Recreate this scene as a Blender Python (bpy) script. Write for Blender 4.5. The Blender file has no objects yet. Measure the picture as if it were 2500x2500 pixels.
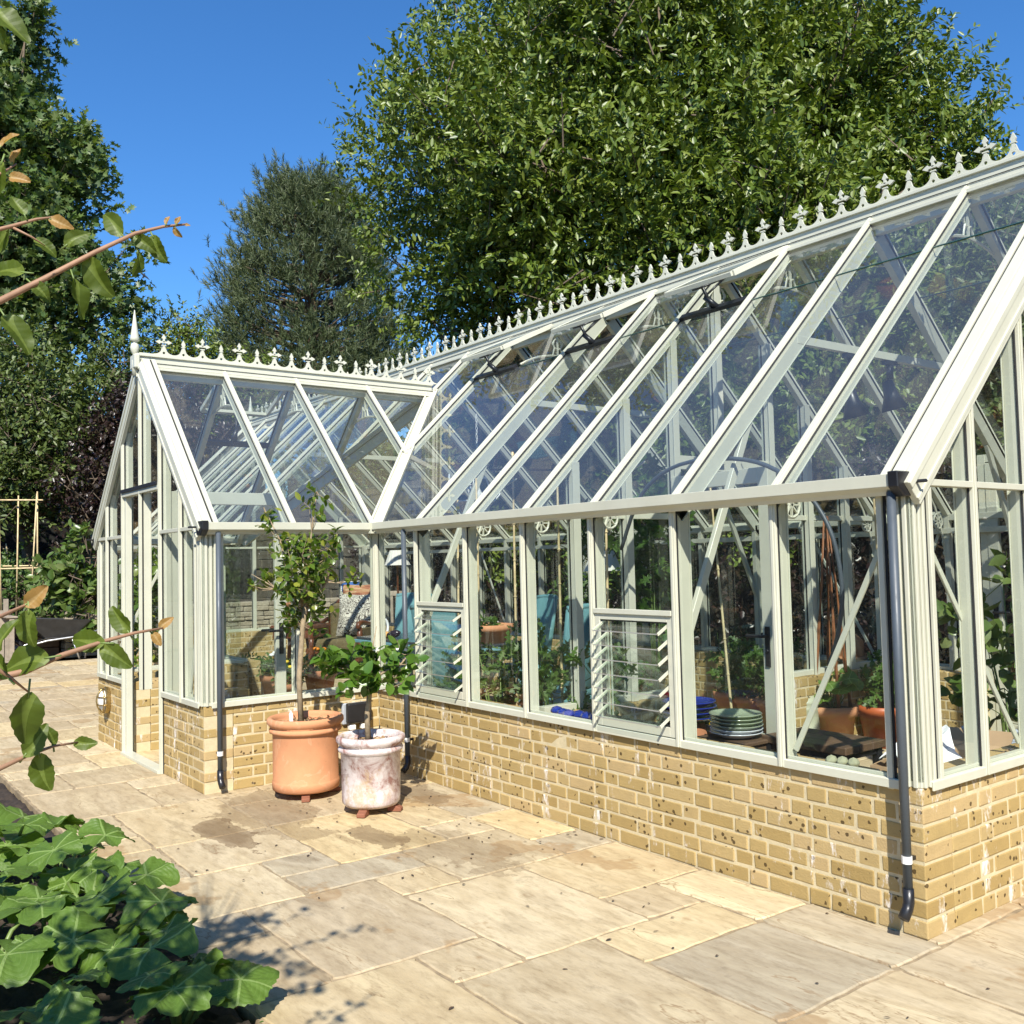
import bpy, math, random
import numpy as np
from mathutils import Vector, Matrix
R = math.radians
scene = bpy.context.scene
col = scene.collection
rnd = random.Random(7)

# ------------------------------------------------------------------ camera (solved from the brick base, eaves and ridges)
CAM = Vector((6.718, -3.686, 1.566)); YAW, PIT, ROL, FPX = -0.929, 0.050, -0.024, 2361.35
_f = Vector((math.cos(PIT)*math.sin(YAW), math.cos(PIT)*math.cos(YAW), math.sin(PIT)))
_r = Vector((math.cos(YAW), -math.sin(YAW), 0)); _u = _r.cross(_f)
CR = math.cos(ROL)*_r + math.sin(ROL)*_u
CU = -math.sin(ROL)*_r + math.cos(ROL)*_u
def at(px, py, depth):
    """a point of the place seen at photo pixel (px, py), depth metres away along the view axis"""
    return CAM + depth*(_f + CR*((px-1250)/FPX) + CU*((1250-py)/FPX))
cd = bpy.data.cameras.new('camera'); cam = bpy.data.objects.new('camera', cd); col.objects.link(cam)
cd.sensor_width = 36; cd.sensor_height = 36; cd.lens = 36*FPX/2500; cd.clip_end = 1000; cd.clip_start = .05
cam.matrix_world = Matrix(((CR.x, CU.x, -_f.x, CAM.x), (CR.y, CU.y, -_f.y, CAM.y), (CR.z, CU.z, -_f.z, CAM.z), (0, 0, 0, 1)))
scene.camera = cam

# ------------------------------------------------------------------ light
SUN_EL, SUN_X, SUN_Y = R(43), .82, -.572          # towards the sun
sl = bpy.data.lights.new('sun', 'SUN'); sun = bpy.data.objects.new('sun', sl); col.objects.link(sun)
sl.energy = 5.0; sl.angle = R(.5); sl.color = (1, .95, .86)
sd = Vector((SUN_X*math.cos(SUN_EL), SUN_Y*math.cos(SUN_EL), math.sin(SUN_EL)))
sun.rotation_euler = sd.to_track_quat('Z', 'Y').to_euler(); sun.location = (20, -20, 20)
w = bpy.data.worlds.new("World"); scene.world = w; w.use_nodes = True
nt = w.node_tree; bg = nt.nodes['Background']
sky = nt.nodes.new('ShaderNodeTexSky'); sky.sky_type = 'NISHITA'; sky.sun_disc = False
sky.sun_elevation = SUN_EL; sky.sun_rotation = math.atan2(SUN_X, SUN_Y)
sky.air_density = 1.0; sky.dust_density = 0.1; sky.ozone_density = 9
hs = nt.nodes.new('ShaderNodeHueSaturation'); hs.inputs['Saturation'].default_value = 1.12
nt.links.new(sky.outputs[0], hs.inputs['Color']); nt.links.new(hs.outputs[0], bg.inputs[0]); bg.inputs[1].default_value = .12
vs = scene.view_settings; vs.view_transform = 'Standard'; vs.look = 'None'; vs.gamma = 1; vs.exposure = .68
cy = scene.cycles
cy.max_bounces = 10; cy.transparent_max_bounces = 40; cy.diffuse_bounces = 3; cy.glossy_bounces = 4; cy.transmission_bounces = 8
cy.use_denoising = True
cy.sample_clamp_indirect = 6

# ------------------------------------------------------------------ node helpers
def new_mat(name):
    m = bpy.data.materials.new(name); m.use_nodes = True
    n = m.node_tree; b = n.nodes['Principled BSDF']
    return m, n, b
def nd(n, typ, **kw):
    x = n.nodes.new('ShaderNode'+typ)
    for k, v in kw.items():
        if k in x.inputs: x.inputs[k].default_value = v
        else: setattr(x, k, v)
    return x
def lk(n, a, b): n.links.new(a, b)
def ramp(n, fac, stops, interp='LINEAR'):
    r = n.nodes.new('ShaderNodeValToRGB'); r.color_ramp.interpolation = interp
    e = r.color_ramp.elements
    while len(e) < len(stops): e.new(.5)
    for i, (p, c) in enumerate(stops):
        e[i].position = p; e[i].color = (c[0], c[1], c[2], 1) if hasattr(c, '__len__') else (c, c, c, 1)
    lk(n, fac, r.inputs[0]); return r.outputs[0]
def mixc(n, fac, a, b, mode='MIX'):
    x = n.nodes.new('ShaderNodeMix'); x.data_type = 'RGBA'; x.blend_type = mode
    for s, v in ((0, fac), (6, a), (7, b)):
        if isinstance(v, bpy.types.NodeSocket): lk(n, v, x.inputs[s])
        elif s == 0: x.inputs[0].default_value = v
        else: x.inputs[s].default_value = (v[0], v[1], v[2], 1)
    return x.outputs[2]
def mth(n, op, a, b=0.0, c=None):
    x = n.nodes.new('ShaderNodeMath'); x.operation = op
    for s, v in ((0, a), (1, b), (2, c)):
        if v is None: continue
        if isinstance(v, bpy.types.NodeSocket): lk(n, v, x.inputs[s])
        else: x.inputs[s].default_value = v
    return x.outputs[0]
def coords(n, scale=(1, 1, 1), kind='Object'):
    t = n.nodes.new('ShaderNodeTexCoord'); m = n.nodes.new('ShaderNodeMapping'); m.inputs['Scale'].default_value = scale
    lk(n, t.outputs[kind], m.inputs[0]); return m.outputs[0]
def noise(n, vec, scale, detail=4, rough=.6, out=0, dist=0.0):
    x = nd(n, 'TexNoise', Scale=scale, Detail=detail, Roughness=rough, Distortion=dist)
    lk(n, vec, x.inputs['Vector']); return x.outputs[out]
def bump(n, b, h, strength=.3, dist=.01):
    x = nd(n, 'Bump', Strength=strength, Distance=dist); lk(n, h, x.inputs['Height']); lk(n, x.outputs[0], b.inputs['Normal'])
def island(n):
    return n.nodes.new('ShaderNodeNewGeometry').outputs['Random Per Island']
def plain(name, c, rough=.5, metal=0.0, var=.12, scale=9, spec=.5, bmp=0.0, bscale=60, coat=0.0):
    """a paint, plastic or wood with a little uneven wear"""
    m, n, b = new_mat(name); v = coords(n)
    f = noise(n, v, scale, 5, .65)
    lo = [max(0, k*(1-var)) for k in c]; hi = [min(1, k*(1+var)) for k in c]
    lk(n, ramp(n, f, [(.3, lo), (.7, hi)]), b.inputs['Base Color'])
    lk(n, ramp(n, noise(n, v, scale*2.3, 4), [(.3, max(0, rough-.08)), (.7, min(1, rough+.1))]), b.inputs['Roughness'])
    b.inputs['Metallic'].default_value = metal; b.inputs['Specular IOR Level'].default_value = spec
    b.inputs['Coat Weight'].default_value = coat
    if bmp: bump(n, b, noise(n, v, bscale, 5), bmp, .004)
    return m
def leaf_mat(name, cols, trans=.3, rough=.42, spec=.5, tcol=None):
    m, n, b = new_mat(name)
    k = len(cols)
    c = ramp(n, island(n), [(i/(k-1), x) for i, x in enumerate(cols)])
    lk(n, c, b.inputs['Base Color']); b.inputs['Roughness'].default_value = rough; b.inputs['Specular IOR Level'].default_value = spec
    t = n.nodes.new('ShaderNodeBsdfTranslucent')
    lk(n, mixc(n, 1.0, c, tcol or (1.25, 1.3, .55), 'MULTIPLY'), t.inputs[0])
    mx = n.nodes.new('ShaderNodeMixShader'); mx.inputs[0].default_value = trans
    lk(n, b.outputs[0], mx.inputs[1]); lk(n, t.outputs[0], mx.inputs[2])
    lk(n, mx.outputs[0], n.nodes['Material Output'].inputs[0]); return m

M = {}
M['paint'] = plain('ivory_paint', (.54, .535, .425), .38, var=.05, scale=5)
M['rubber'] = plain('black_rubber', (.012, .012, .013), .6)
M['black'] = plain('black_plastic', (.015, .015, .017), .35)
M['pipe'] = plain('slate_grey_pipe', (.065, .08, .095), .45, var=.08)
M['white'] = plain('white_plastic', (.78, .77, .72), .4, var=.05)
M['bark'] = plain('bark', (.12, .09, .06), .9, var=.4, scale=14, bmp=.6, bscale=40)
M['bark_pale'] = plain('pale_bark', (.30, .23, .14), .85, var=.35, scale=20, bmp=.5, bscale=60)
M['cane'] = plain('bamboo_cane', (.62, .48, .26), .5, var=.3, scale=12)
M['rust_cane'] = plain('red_brown_cane', (.22, .085, .03), .5, var=.4, scale=12)
M['soil'] = plain('dark_soil', (.035, .024, .016), .95, var=.6, scale=22, bmp=1.0, bscale=45)
M['teal'] = None
M['metal'] = plain('zinc', (.45, .46, .47), .35, metal=.8)
M['brass'] = plain('brass', (.45, .33, .14), .3, metal=.9)
M['wood_grey'] = plain('weathered_wood', (.30, .25, .19), .8, var=.3, scale=6, bmp=.4, bscale=30)
M['wood_dark'] = plain('dark_bench_wood', (.11, .065, .035), .6, var=.4, scale=5, bmp=.3, bscale=30)
M['mahogany'] = plain('carved_mahogany', (.13, .045, .02), .35, var=.3, scale=10)
M['velvet'] = plain('olive_velvet', (.13, .10, .045), .9, var=.25, scale=12, bmp=.5, bscale=120)
M['card'] = plain('brown_cardboard', (.38, .25, .14), .85, var=.12, scale=4)
M['paper'] = plain('white_paper', (.8, .8, .78), .7, var=.04)
M['blue_glaze'] = plain('cobalt_glaze', (.012, .03, .22), .12, var=.2, coat=.6)
M['green_glaze'] = plain('celadon_glaze', (.28, .33, .22), .15, var=.1, coat=.5)
M['white_glaze'] = plain('white_glaze', (.62, .65, .66), .15, var=.05, coat=.5)
M['sage_tin'] = plain('sage_green_enamel', (.42, .43, .31), .35, var=.06)
M['orange_plastic'] = plain('orange_brown_plastic', (.42, .10, .03), .4, var=.15)
M['red_plastic'] = plain('red_plastic', (.55, .03, .02), .4)
M['yellow_card'] = plain('yellow_card', (.70, .42, .02), .5)
M['orange_bag'] = plain('orange_red_bag', (.55, .12, .03), .4)
M['stone_green'] = plain('green_grey_stone', (.30, .30, .19), .8, var=.2, bmp=.4)
M['yarn'] = plain('blue_grey_yarn', (.30, .33, .38), .9, var=.4, scale=30)
M['peach'] = plain('peach_skin', (.70, .38, .12), .5, var=.3)

# glass: thin clear sheet, reflection rising towards grazing view
def glass_mat(name, f0, tint, d0, d1):
    m = bpy.data.materials.new(name); m.use_nodes = True; n = m.node_tree; n.nodes.remove(n.nodes['Principled BSDF'])
    lw = n.nodes.new('ShaderNodeLayerWeight'); lw.inputs[0].default_value = .5
    p = mth(n, 'POWER', lw.outputs['Facing'], 5.0)
    fac = mth(n, 'MULTIPLY_ADD', p, 1-f0, f0)
    t = n.nodes.new('ShaderNodeBsdfTransparent'); t.inputs[0].default_value = (*tint, 1)
    g = n.nodes.new('ShaderNodeBsdfGlossy'); g.inputs['Roughness'].default_value = 0.0; g.inputs[0].default_value = (1, 1, 1, 1)
    mx = n.nodes.new('ShaderNodeMixShader'); lk(n, fac, mx.inputs[0]); lk(n, t.outputs[0], mx.inputs[1]); lk(n, g.outputs[0], mx.inputs[2])
    # a thin film of dust: scattered, very faint
    d = n.nodes.new('ShaderNodeBsdfDiffuse'); d.inputs[0].default_value = (.7, .72, .7, 1)
    mx2 = n.nodes.new('ShaderNodeMixShader')
    df = ramp(n, noise(n, coords(n), 2.2, 5, .7), [(.35, d0), (.75, d1)])
    lk(n, df, mx2.inputs[0]); lk(n, mx.outputs[0], mx2.inputs[1]); lk(n, d.outputs[0], mx2.inputs[2])
    lk(n, mx2.outputs[0], n.nodes['Material Output'].inputs[0]); return m
M['glass'] = glass_mat('clear_glass', .065, (.93, .965, .95), .001, .008)
M['roof_glass'] = glass_mat('roof_glass', .14, (.86, .91, .91), .028, .05)
M['glass_edge'] = plain('glass_edge_green', (.03, .07, .06), .2)

def brick_mat():
    m, n, b = new_mat('yellow_stock_brick'); v = coords(n)
    base = ramp(n, island(n), [(0, (.325, .225, .085)), (.25, (.38, .275, .115)), (.5, (.345, .242, .093)), (.75, (.40, .292, .13)), (1, (.43, .312, .152))])
    c = mixc(n, .5, base, ramp(n, noise(n, v, 14, 6, .7), [(.25, (.42, .42, .42)), (.75, (.72, .70, .66))]), 'MULTIPLY')
    c = mixc(n, 1.0, c, (1.35, 1.35, 1.35), 'MULTIPLY')
    # dark burnt specks
    vo = nd(n, 'TexVoronoi', Scale=26.0); lk(n, v, vo.inputs['Vector'])
    sp = mth(n, 'LESS_THAN', mth(n, 'ADD', vo.outputs['Distance'], mth(n, 'MULTIPLY', noise(n, v, 70, 3), .25)), .37)
    gate = mth(n, 'GREATER_THAN', noise(n, v, 6.5, 2), .51)
    c = mixc(n, mth(n, 'MULTIPLY', mth(n, 'MULTIPLY', sp, gate), .85), c, (.05, .03, .012))
    # lime bloom running down from some joints
    v2 = coords(n, (9, 9, 3.2))
    bl = ramp(n, noise(n, v2, 1.0, 6, .72), [(.575, 0), (.66, .9)])
    c = mixc(n, bl, c, (.78, .74, .68))
    lk(n, c, b.inputs['Base Color']); b.inputs['Roughness'].default_value = .92; b.inputs['Specular IOR Level'].default_value = .2
    bump(n, b, noise(n, v, 95, 6, .7), .55, .006); return m
M['brick'] = brick_mat()
M['mortar'] = plain('cream_mortar', (.56, .47, .29), .95, var=.12, scale=18, bmp=.5, bscale=120, spec=.2)

def slab_mat():
    m, n, b = new_mat('riven_sandstone'); v = coords(n)
    isl = island(n)
    off = n.nodes.new('ShaderNodeCombineXYZ')
    for i, k in enumerate((37.0, 71.0, 13.0)): lk(n, mth(n, 'MULTIPLY', isl, k), off.inputs[i])
    va = n.nodes.new('ShaderNodeVectorMath'); va.operation = 'ADD'; lk(n, v, va.inputs[0]); lk(n, off.outputs[0], va.inputs[1]); vv = va.outputs[0]
    base = ramp(n, isl, [(0, (.52, .45, .33)), (.16, (.47, .395, .285)), (.3, (.60, .52, .38)), (.45, (.43, .385, .31)), (.6, (.56, .47, .32)), (.75, (.48, .41, .31)), (.9, (.63, .56, .42)), (1, (.60, .49, .30))])
    # bedding: stretched bands and layered terraces
    st = n.nodes.new('ShaderNodeMapping'); st.inputs['Scale'].default_value = (1.0, 3.2, 1); lk(n, vv, st.inputs[0])
    big = noise(n, st.outputs[0], 1.4, 5, .55, dist=.35)
    terr = mth(n, 'FRACT', mth(n, 'MULTIPLY', big, 3.3))
    edge = ramp(n, terr, [(0, 1), (.03, .3), (.09, 0), (.975, 0), (1, .8)])
    gate = ramp(n, noise(n, vv, 1.7, 2), [(.40, 0), (.52, 1)])
    edge_f = mth(n, 'MULTIPLY', mth(n, 'MULTIPLY', edge, gate), .8)
    c = mixc(n, .65, base, ramp(n, big, [(.28, (.58, .53, .48)), (.40, (1.08, 1.06, 1.04)), (.52, (.80, .74, .66)), (.62, (1.16, 1.15, 1.1))]), 'MULTIPLY')
    fine = noise(n, st.outputs[0], 9, 8, .72)
    c = mixc(n, .75, c, ramp(n, fine, [(.3, (.66, .62, .56)), (.5, (1, 1, 1)), (.72, (1.14, 1.13, 1.1))]), 'MULTIPLY')
    c = mixc(n, edge_f, c, (.26, .165, .085))
    # tan iron stains and grey lichen with their own outlines
    sn = noise(n, v, 1.15, 5, .62)
    c = mixc(n, ramp(n, sn, [(.60, 0), (.625, .55), (.70, .35)]), c, (.33, .205, .095))
    gr = noise(n, vv, 5, 7, .75)
    c = mixc(n, ramp(n, gr, [(.60, 0), (.70, .45)]), c, (.20, .165, .12))
    sc = n.nodes.new('ShaderNodeMapping'); sc.inputs['Scale'].default_value = (5, 22, 1); lk(n, vv, sc.inputs[0])
    scr = noise(n, sc.outputs[0], 2.2, 5, .7)
    c = mixc(n, ramp(n, scr, [(.62, 0), (.70, .5)]), c, (.24, .18, .12))
    # spilt compost and water marks round the pots
    sep = n.nodes.new('ShaderNodeSeparateXYZ'); lk(n, v, sep.inputs[0]); wob = mth(n, 'MULTIPLY', mth(n, 'SUBTRACT', noise(n, v, 3.2, 6, .65), .5), 2.2)
    for cx, cyy, rx, ry, q in ((1.02, -1.62, .50, .13, .75), (1.72, -.97, .28, .13, .7), (.75, -1.2, .75, .28, .5), (2.15, -.75, .55, .25, .4), (.95, -.25, .45, .2, .55)):
        dx = mth(n, 'DIVIDE', mth(n, 'SUBTRACT', sep.outputs[0], cx), rx); dy = mth(n, 'DIVIDE', mth(n, 'SUBTRACT', sep.outputs[1], cyy), ry)
        dd = mth(n, 'ADD', mth(n, 'SQRT', mth(n, 'ADD', mth(n, 'MULTIPLY', dx, dx), mth(n, 'MULTIPLY', dy, dy))), wob)
        c = mixc(n, ramp(n, dd, [(.50, q), (.80, q*.75), (.86, q), (.90, 0)]), c, (.15, .095, .05))
    c = mixc(n, 1.0, c, (.90, .865, .765), 'MULTIPLY')
    lk(n, c, b.inputs['Base Color']); b.inputs['Roughness'].default_value = .8; b.inputs['Specular IOR Level'].default_value = .3
    h = mth(n, 'ADD', mth(n, 'ADD', mth(n, 'MULTIPLY', fine, .45), mth(n, 'MULTIPLY', terr, .4)), mth(n, 'MULTIPLY', noise(n, v, 45, 6, .7), .3))
    bump(n, b, h, .5, .012); return m
M['slab'] = slab_mat()
M['joint'] = plain('tan_jointing', (.29, .22, .13), .95, var=.5, scale=9, bmp=.6, bscale=90)

def terracotta(name, c, bloom=0.0):
    m, n, b = new_mat(name); v = coords(n)
    k = ramp(n, noise(n, v, 5, 5, .6), [(.3, [x*.86 for x in c]), (.7, [min(1, x*1.1) for x in c])])
    if bloom:
        f = noise(n, v, 6.5, 7, .72, dist=.6)
        k = mixc(n, ramp(n, f, [(.38, 0), (.46, .5), (.56, bloom)]), k, (.68, .62, .60))
        k = mixc(n, ramp(n, noise(n, coords(n, (1.4, 1, 1)), 4.2, 5, .7), [(.54, 0), (.62, .6)]), k, (.48, .34, .17))
        k = mixc(n, ramp(n, noise(n, v, 22, 6, .7), [(.56, 0), (.68, .55)]), k, (.20, .10, .075))
    else:
        k = mixc(n, ramp(n, noise(n, coords(n, (1, 1, .7)), 3.1, 3, .5, dist=2.5), [(.56, 0), (.585, .35), (.62, .12)]), k, (.66, .40, .24))
        k = mixc(n, ramp(n, noise(n, v, 30, 5, .7), [(.64, 0), (.74, .4)]), k, (.20, .10, .06))
    lk(n, k, b.inputs['Base Color']); b.inputs['Roughness'].default_value = .85; b.inputs['Specular IOR Level'].default_value = .25
    bump(n, b, noise(n, v, 80, 5, .7), .3, .004); return m
M['terra'] = terracotta('terracotta', (.55, .255, .125))
M['terra_old'] = terracotta('lime_bloomed_terracotta', (.30, .165, .135), .92)
M['terra_dull'] = terracotta('dull_terracotta', (.40, .17, .085))
M['foot'] = terracotta('pot_foot_clay', (.24, .095, .055))

def teal_mat():
    m, n, b = new_mat('teal_woven_fibre'); v = coords(n)
    wv = nd(n, 'TexWave', Scale=26.0, Distortion=.6); wv.bands_direction = 'X'; lk(n, v, wv.inputs['Vector'])
    wz = nd(n, 'TexWave', Scale=60.0, Distortion=.4); wz.bands_direction = 'Z'; lk(n, v, wz.inputs['Vector'])
    h = mth(n, 'ADD', wv.outputs['Fac'], mth(n, 'MULTIPLY', wz.outputs['Fac'], .4))
    lk(n, ramp(n, h, [(.2, (.10, .25, .27)), (1.2, (.19, .40, .42))]), b.inputs['Base Color']); b.inputs['Roughness'].default_value = .6
    bump(n, b, h, .6, .006); return m
M['teal'] = teal_mat()
M['teal_paint'] = plain('teal_paint', (.16, .33, .37), .45, var=.1)

def stone_mat():
    m, n, b = new_mat('field_stone'); v = coords(n)
    c = ramp(n, island(n), [(0, (.26, .22, .16)), (.3, (.36, .31, .23)), (.6, (.30, .27, .21)), (1, (.42, .36, .26))])
    c = mixc(n, .7, c, ramp(n, noise(n, v, 9, 7, .7), [(.3, (.55, .53, .5)), (.7, (1.15, 1.12, 1.05))]), 'MULTIPLY')
    lk(n, c, b.inputs['Base Color']); b.inputs['Roughness'].default_value = .95
    bump(n, b, noise(n, v, 25, 6, .7), .8, .02); return m
M['stone'] = stone_mat()
M['dark_stone'] = plain('dark_wall_joint', (.10, .085, .06), .95, var=.3)

M['chip'] = leaf_mat('bark_chips', [(.10, .05, .025), (.32, .2, .1), (.5, .36, .2), (.16, .09, .05)], 0.0, .9, .2)
M['leaf_big'] = leaf_mat('willow_leaf', [(.055, .10, .010), (.095, .145, .014), (.135, .185, .022), (.175, .215, .035), (.11, .165, .03)], .2, .42)
M['leaf_maple'] = leaf_mat('maple_leaf', [(.055, .10, .025), (.09, .15, .035), (.14, .18, .045), (.075, .12, .05)], .28, .45)
M['leaf_olive'] = leaf_mat('olive_green_leaf', [(.05, .08, .02), (.09, .13, .026), (.12, .155, .036), (.065, .10, .026)], .22, .5)
M['leaf_purple'] = leaf_mat('copper_beech_leaf', [(.020, .009, .010), (.035, .018, .016), (.028, .022, .012), (.05, .032, .02)], .12, .35, tcol=(1.3, .8, .6))
M['leaf_yew'] = leaf_mat('shade_dark_yew_leaf', [(.008, .014, .006), (.015, .024, .009), (.022, .030, .012)], .1, .6)  # near-black green: the shade under the left trees is put into the colour
M['needle'] = leaf_mat('pine_needle', [(.06, .085, .03), (.085, .115, .04), (.12, .145, .06), (.07, .098, .045)], .1, .55)
M['leaf_citrus'] = leaf_mat('citrus_leaf', [(.05, .10, .012), (.085, .145, .015), (.13, .19, .02), (.06, .11, .016), (.26, .28, .04)], .3, .28)
M['leaf_lemon'] = leaf_mat('lemon_leaf', [(.05, .12, .014), (.085, .17, .02), (.13, .225, .035), (.065, .135, .02)], .3, .28)
M['leaf_tomato'] = leaf_mat('tomato_leaf', [(.045, .10, .014), (.075, .14, .022), (.11, .18, .035)], .3, .5)
M['leaf_vine'] = leaf_mat('vine_leaf', [(.04, .10, .012), (.07, .15, .02), (.11, .20, .03)], .4, .45)
M['leaf_shrub'] = leaf_mat('shrub_leaf', [(.06, .11, .02), (.09, .15, .03), (.14, .20, .05), (.22, .26, .11)], .3, .32)
M['leaf_herb'] = leaf_mat('herb_leaf', [(.05, .11, .02), (.085, .15, .03), (.12, .19, .05)], .3, .5)
M['petal_white'] = plain('white_petal', (.85, .84, .80), .6, var=.03)
M['petal_orange'] = plain('orange_petal', (.75, .25, .02), .6)
M['petal_yellow'] = plain('yellow_petal', (.80, .55, .03), .6)
M['petal_red'] = plain('red_petal', (.55, .02, .015), .5)
M['stem'] = plain('green_stem', (.14, .20, .05), .5, var=.2)

def big_leaf_mat(name, c1, c2, vein, trans=.3, bmp=.5):
    """leaf with UV (angle, radius): pale veins fanning from the stalk"""
    m, n, b = new_mat(name)
    uv = n.nodes.new('ShaderNodeUVMap'); sp = n.nodes.new('ShaderNodeSeparateXYZ'); lk(n, uv.outputs[0], sp.inputs[0])
    a, r = sp.outputs[0], sp.outputs[1]
    f = mth(n, 'ABSOLUTE', mth(n, 'SUBTRACT', mth(n, 'FRACT', a), .5))
    main = mth(n, 'LESS_THAN', mth(n, 'MULTIPLY', f, r), .026)
    side = mth(n, 'ABSOLUTE', mth(n, 'SUBTRACT', mth(n, 'FRACT', mth(n, 'ADD', mth(n, 'MULTIPLY', r, 6.0), mth(n, 'MULTIPLY', f, -3.2))), .5))
    sv = mth(n, 'MULTIPLY', mth(n, 'LESS_THAN', side, .045), .5*bmp)
    v = coords(n)
    c = mixc(n, noise(n, v, 14, 5, .65), c1, c2)
    c = mixc(n, .55, c, ramp(n, island(n), [(0, (.6, .65, .6)), (1, (1.25, 1.2, 1.1))]), 'MULTIPLY')
    c = mixc(n, mth(n, 'MULTIPLY', mth(n, 'MAXIMUM', main, sv), .7), c, vein)
    lk(n, c, b.inputs['Base Color']); b.inputs['Roughness'].default_value = .5
    bump(n, b, mth(n, 'ADD', mth(n, 'MULTIPLY', side, .6), noise(n, v, 50, 4)), bmp, .006)
    t = n.nodes.new('ShaderNodeBsdfTranslucent'); lk(n, mixc(n, 1.0, c, (1.3, 1.35, .5), 'MULTIPLY'), t.inputs[0])
    mx = n.nodes.new('ShaderNodeMixShader'); mx.inputs[0].default_value = trans
    lk(n, b.outputs[0], mx.inputs[1]); lk(n, t.outputs[0], mx.inputs[2]); lk(n, mx.outputs[0], n.nodes['Material Output'].inputs[0]); return m
M['squash'] = big_leaf_mat('squash_leaf', (.075, .15, .018), (.145, .24, .035), (.30, .42, .13), .35)
M['apple'] = big_leaf_mat('apple_leaf', (.065, .105, .010), (.12, .165, .018), (.20, .26, .05), .45, .1)
M['apple_tip'] = big_leaf_mat('young_apple_leaf', (.34, .17, .05), (.40, .26, .08), (.45, .3, .12), .4, .1)

# ------------------------------------------------------------------ mesh helpers
class MB:
    """collects shapes for ONE mesh object"""
    def __init__(s): s.v = []; s.f = []; s.m = []; s.uv = {}
    def add(s, vs, fs, mi=0):
        o = len(s.v); s.v.extend([tuple(x) for x in vs])
        for f in fs: s.f.append(tuple(i+o for i in f)); s.m.append(mi)
        return s
    def box(s, x0, x1, y0, y1, z0, z1, mi=0):
        vs = [(x, y, z) for z in (z0, z1) for y in (y0, y1) for x in (x0, x1)]
        return s.add(vs, [(0, 2, 3, 1), (4, 5, 7, 6), (0, 1, 5, 4), (2, 6, 7, 3), (0, 4, 6, 2), (1, 3, 7, 5)], mi)
    def bar(s, p, q, w, h, up=(0, 0, 1), so=0.0, uo=0.0, mi=0, taper=1.0):
        """box from p to q: w wide, h along 'up'; its centre moved so sideways and uo along up"""
        p, q = Vector(p), Vector(q); d = (q-p).normalized(); up = Vector(up); sd = d.cross(up)
        if sd.length < 1e-6: sd = d.cross(Vector((1, 0, 0)))
        sd.normalize(); u = sd.cross(d).normalized(); vs = []
        for c, k in ((p, 1), (q, taper)):
            c = c+sd*so+u*uo
            for a, b in ((-1, -1), (1, -1), (1, 1), (-1, 1)): vs.append(c+sd*(a*w/2*k)+u*(b*h/2*k))
        return s.add(vs, [(3, 2, 1, 0), (4, 5, 6, 7), (0, 1, 5, 4), (1, 2, 6, 5), (2, 3, 7, 6), (3, 0, 4, 7)], mi)
    def tube(s, pts, r, n=6, mi=0, cap=True):
        pts = [Vector(p) for p in pts]; rs = r if hasattr(r, '__len__') else [r]*len(pts)
        vs = []; ref = None
        for i, p in enumerate(pts):
            d = (pts[min(i+1, len(pts)-1)]-pts[max(i-1, 0)]).normalized()
            if ref is None or abs(ref.dot(d)) > .95: ref = Vector((0, 0, 1)) if abs(d.z) < .9 else Vector((1, 0, 0))
            a = (ref-d*ref.dot(d)).normalized(); b = d.cross(a); ref = a
            for k in range(n):
                t = 2*math.pi*k/n; vs.append(p+(a*math.cos(t)+b*math.sin(t))*rs[i])
        fs = [(i*n+k, i*n+(k+1) % n, (i+1)*n+(k+1) % n, (i+1)*n+k) for i in range(len(pts)-1) for k in range(n)]
        if cap: fs += [tuple(range(n-1, -1, -1)), tuple((len(pts)-1)*n+k for k in range(n))]
        return s.add(vs, fs, mi)
    def lathe(s, prof, n=32, c=(0, 0, 0), mi=0, axis=None, wob=0.0):
        """profile of (radius, height) turned round the upright through c"""
        vs = []
        A = Vector(axis).normalized() if axis else Vector((0, 0, 1))
        U = A.orthogonal().normalized() if axis else Vector((1, 0, 0)); Vv = A.cross(U); c = Vector(c)
        for i, (r, z) in enumerate(prof):
            for k in range(n):
                t = 2*math.pi*k/n; rr = r*(1+wob*math.sin(3*t+i*.4))
                vs.append(c+A*z+U*(rr*math.cos(t))+Vv*(rr*math.sin(t)))
        fs = [(i*n+k, i*n+(k+1) % n, (i+1)*n+(k+1) % n, (i+1)*n+k) for i in range(len(prof)-1) for k in range(n)]
        if prof[0][0] > 1e-4: fs.append(tuple(range(n-1, -1, -1)))
        if prof[-1][0] > 1e-4: fs.append(tuple((len(prof)-1)*n+k for k in range(n)))
        return s.add(vs, fs, mi)
    def prism(s, poly, o, u, v, t, mi=0):
        """flat outline poly in the frame (u, v) at o, t thick"""
        o, u, v = Vector(o), Vector(u), Vector(v); w_ = u.cross(v).normalized()*t/2; n = len(poly)
        vs = [o+u*a+v*b-w_ for a, b in poly]+[o+u*a+v*b+w_ for a, b in poly]
        fs = [tuple(range(n-1, -1, -1)), tuple(range(n, 2*n))]+[(i, (i+1) % n, n+(i+1) % n, n+i) for i in range(n)]
        return s.add(vs, fs, mi)
    def ball(s, c, r, n=10, mi=0, sq=(1, 1, 1)):
        c = Vector(c); vs = []; m = n//2
        for i in range(m+1):
            p = math.pi*i/m
            for k in range(n):
                t = 2*math.pi*k/n
                vs.append((c.x+r*sq[0]*math.sin(p)*math.cos(t), c.y+r*sq[1]*math.sin(p)*math.sin(t), c.z-r*sq[2]*math.cos(p)))
        return s.add(vs, [(i*n+k, i*n+(k+1) % n, (i+1)*n+(k+1) % n, (i+1)*n+k) for i in range(m) for k in range(n)], mi)
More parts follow.
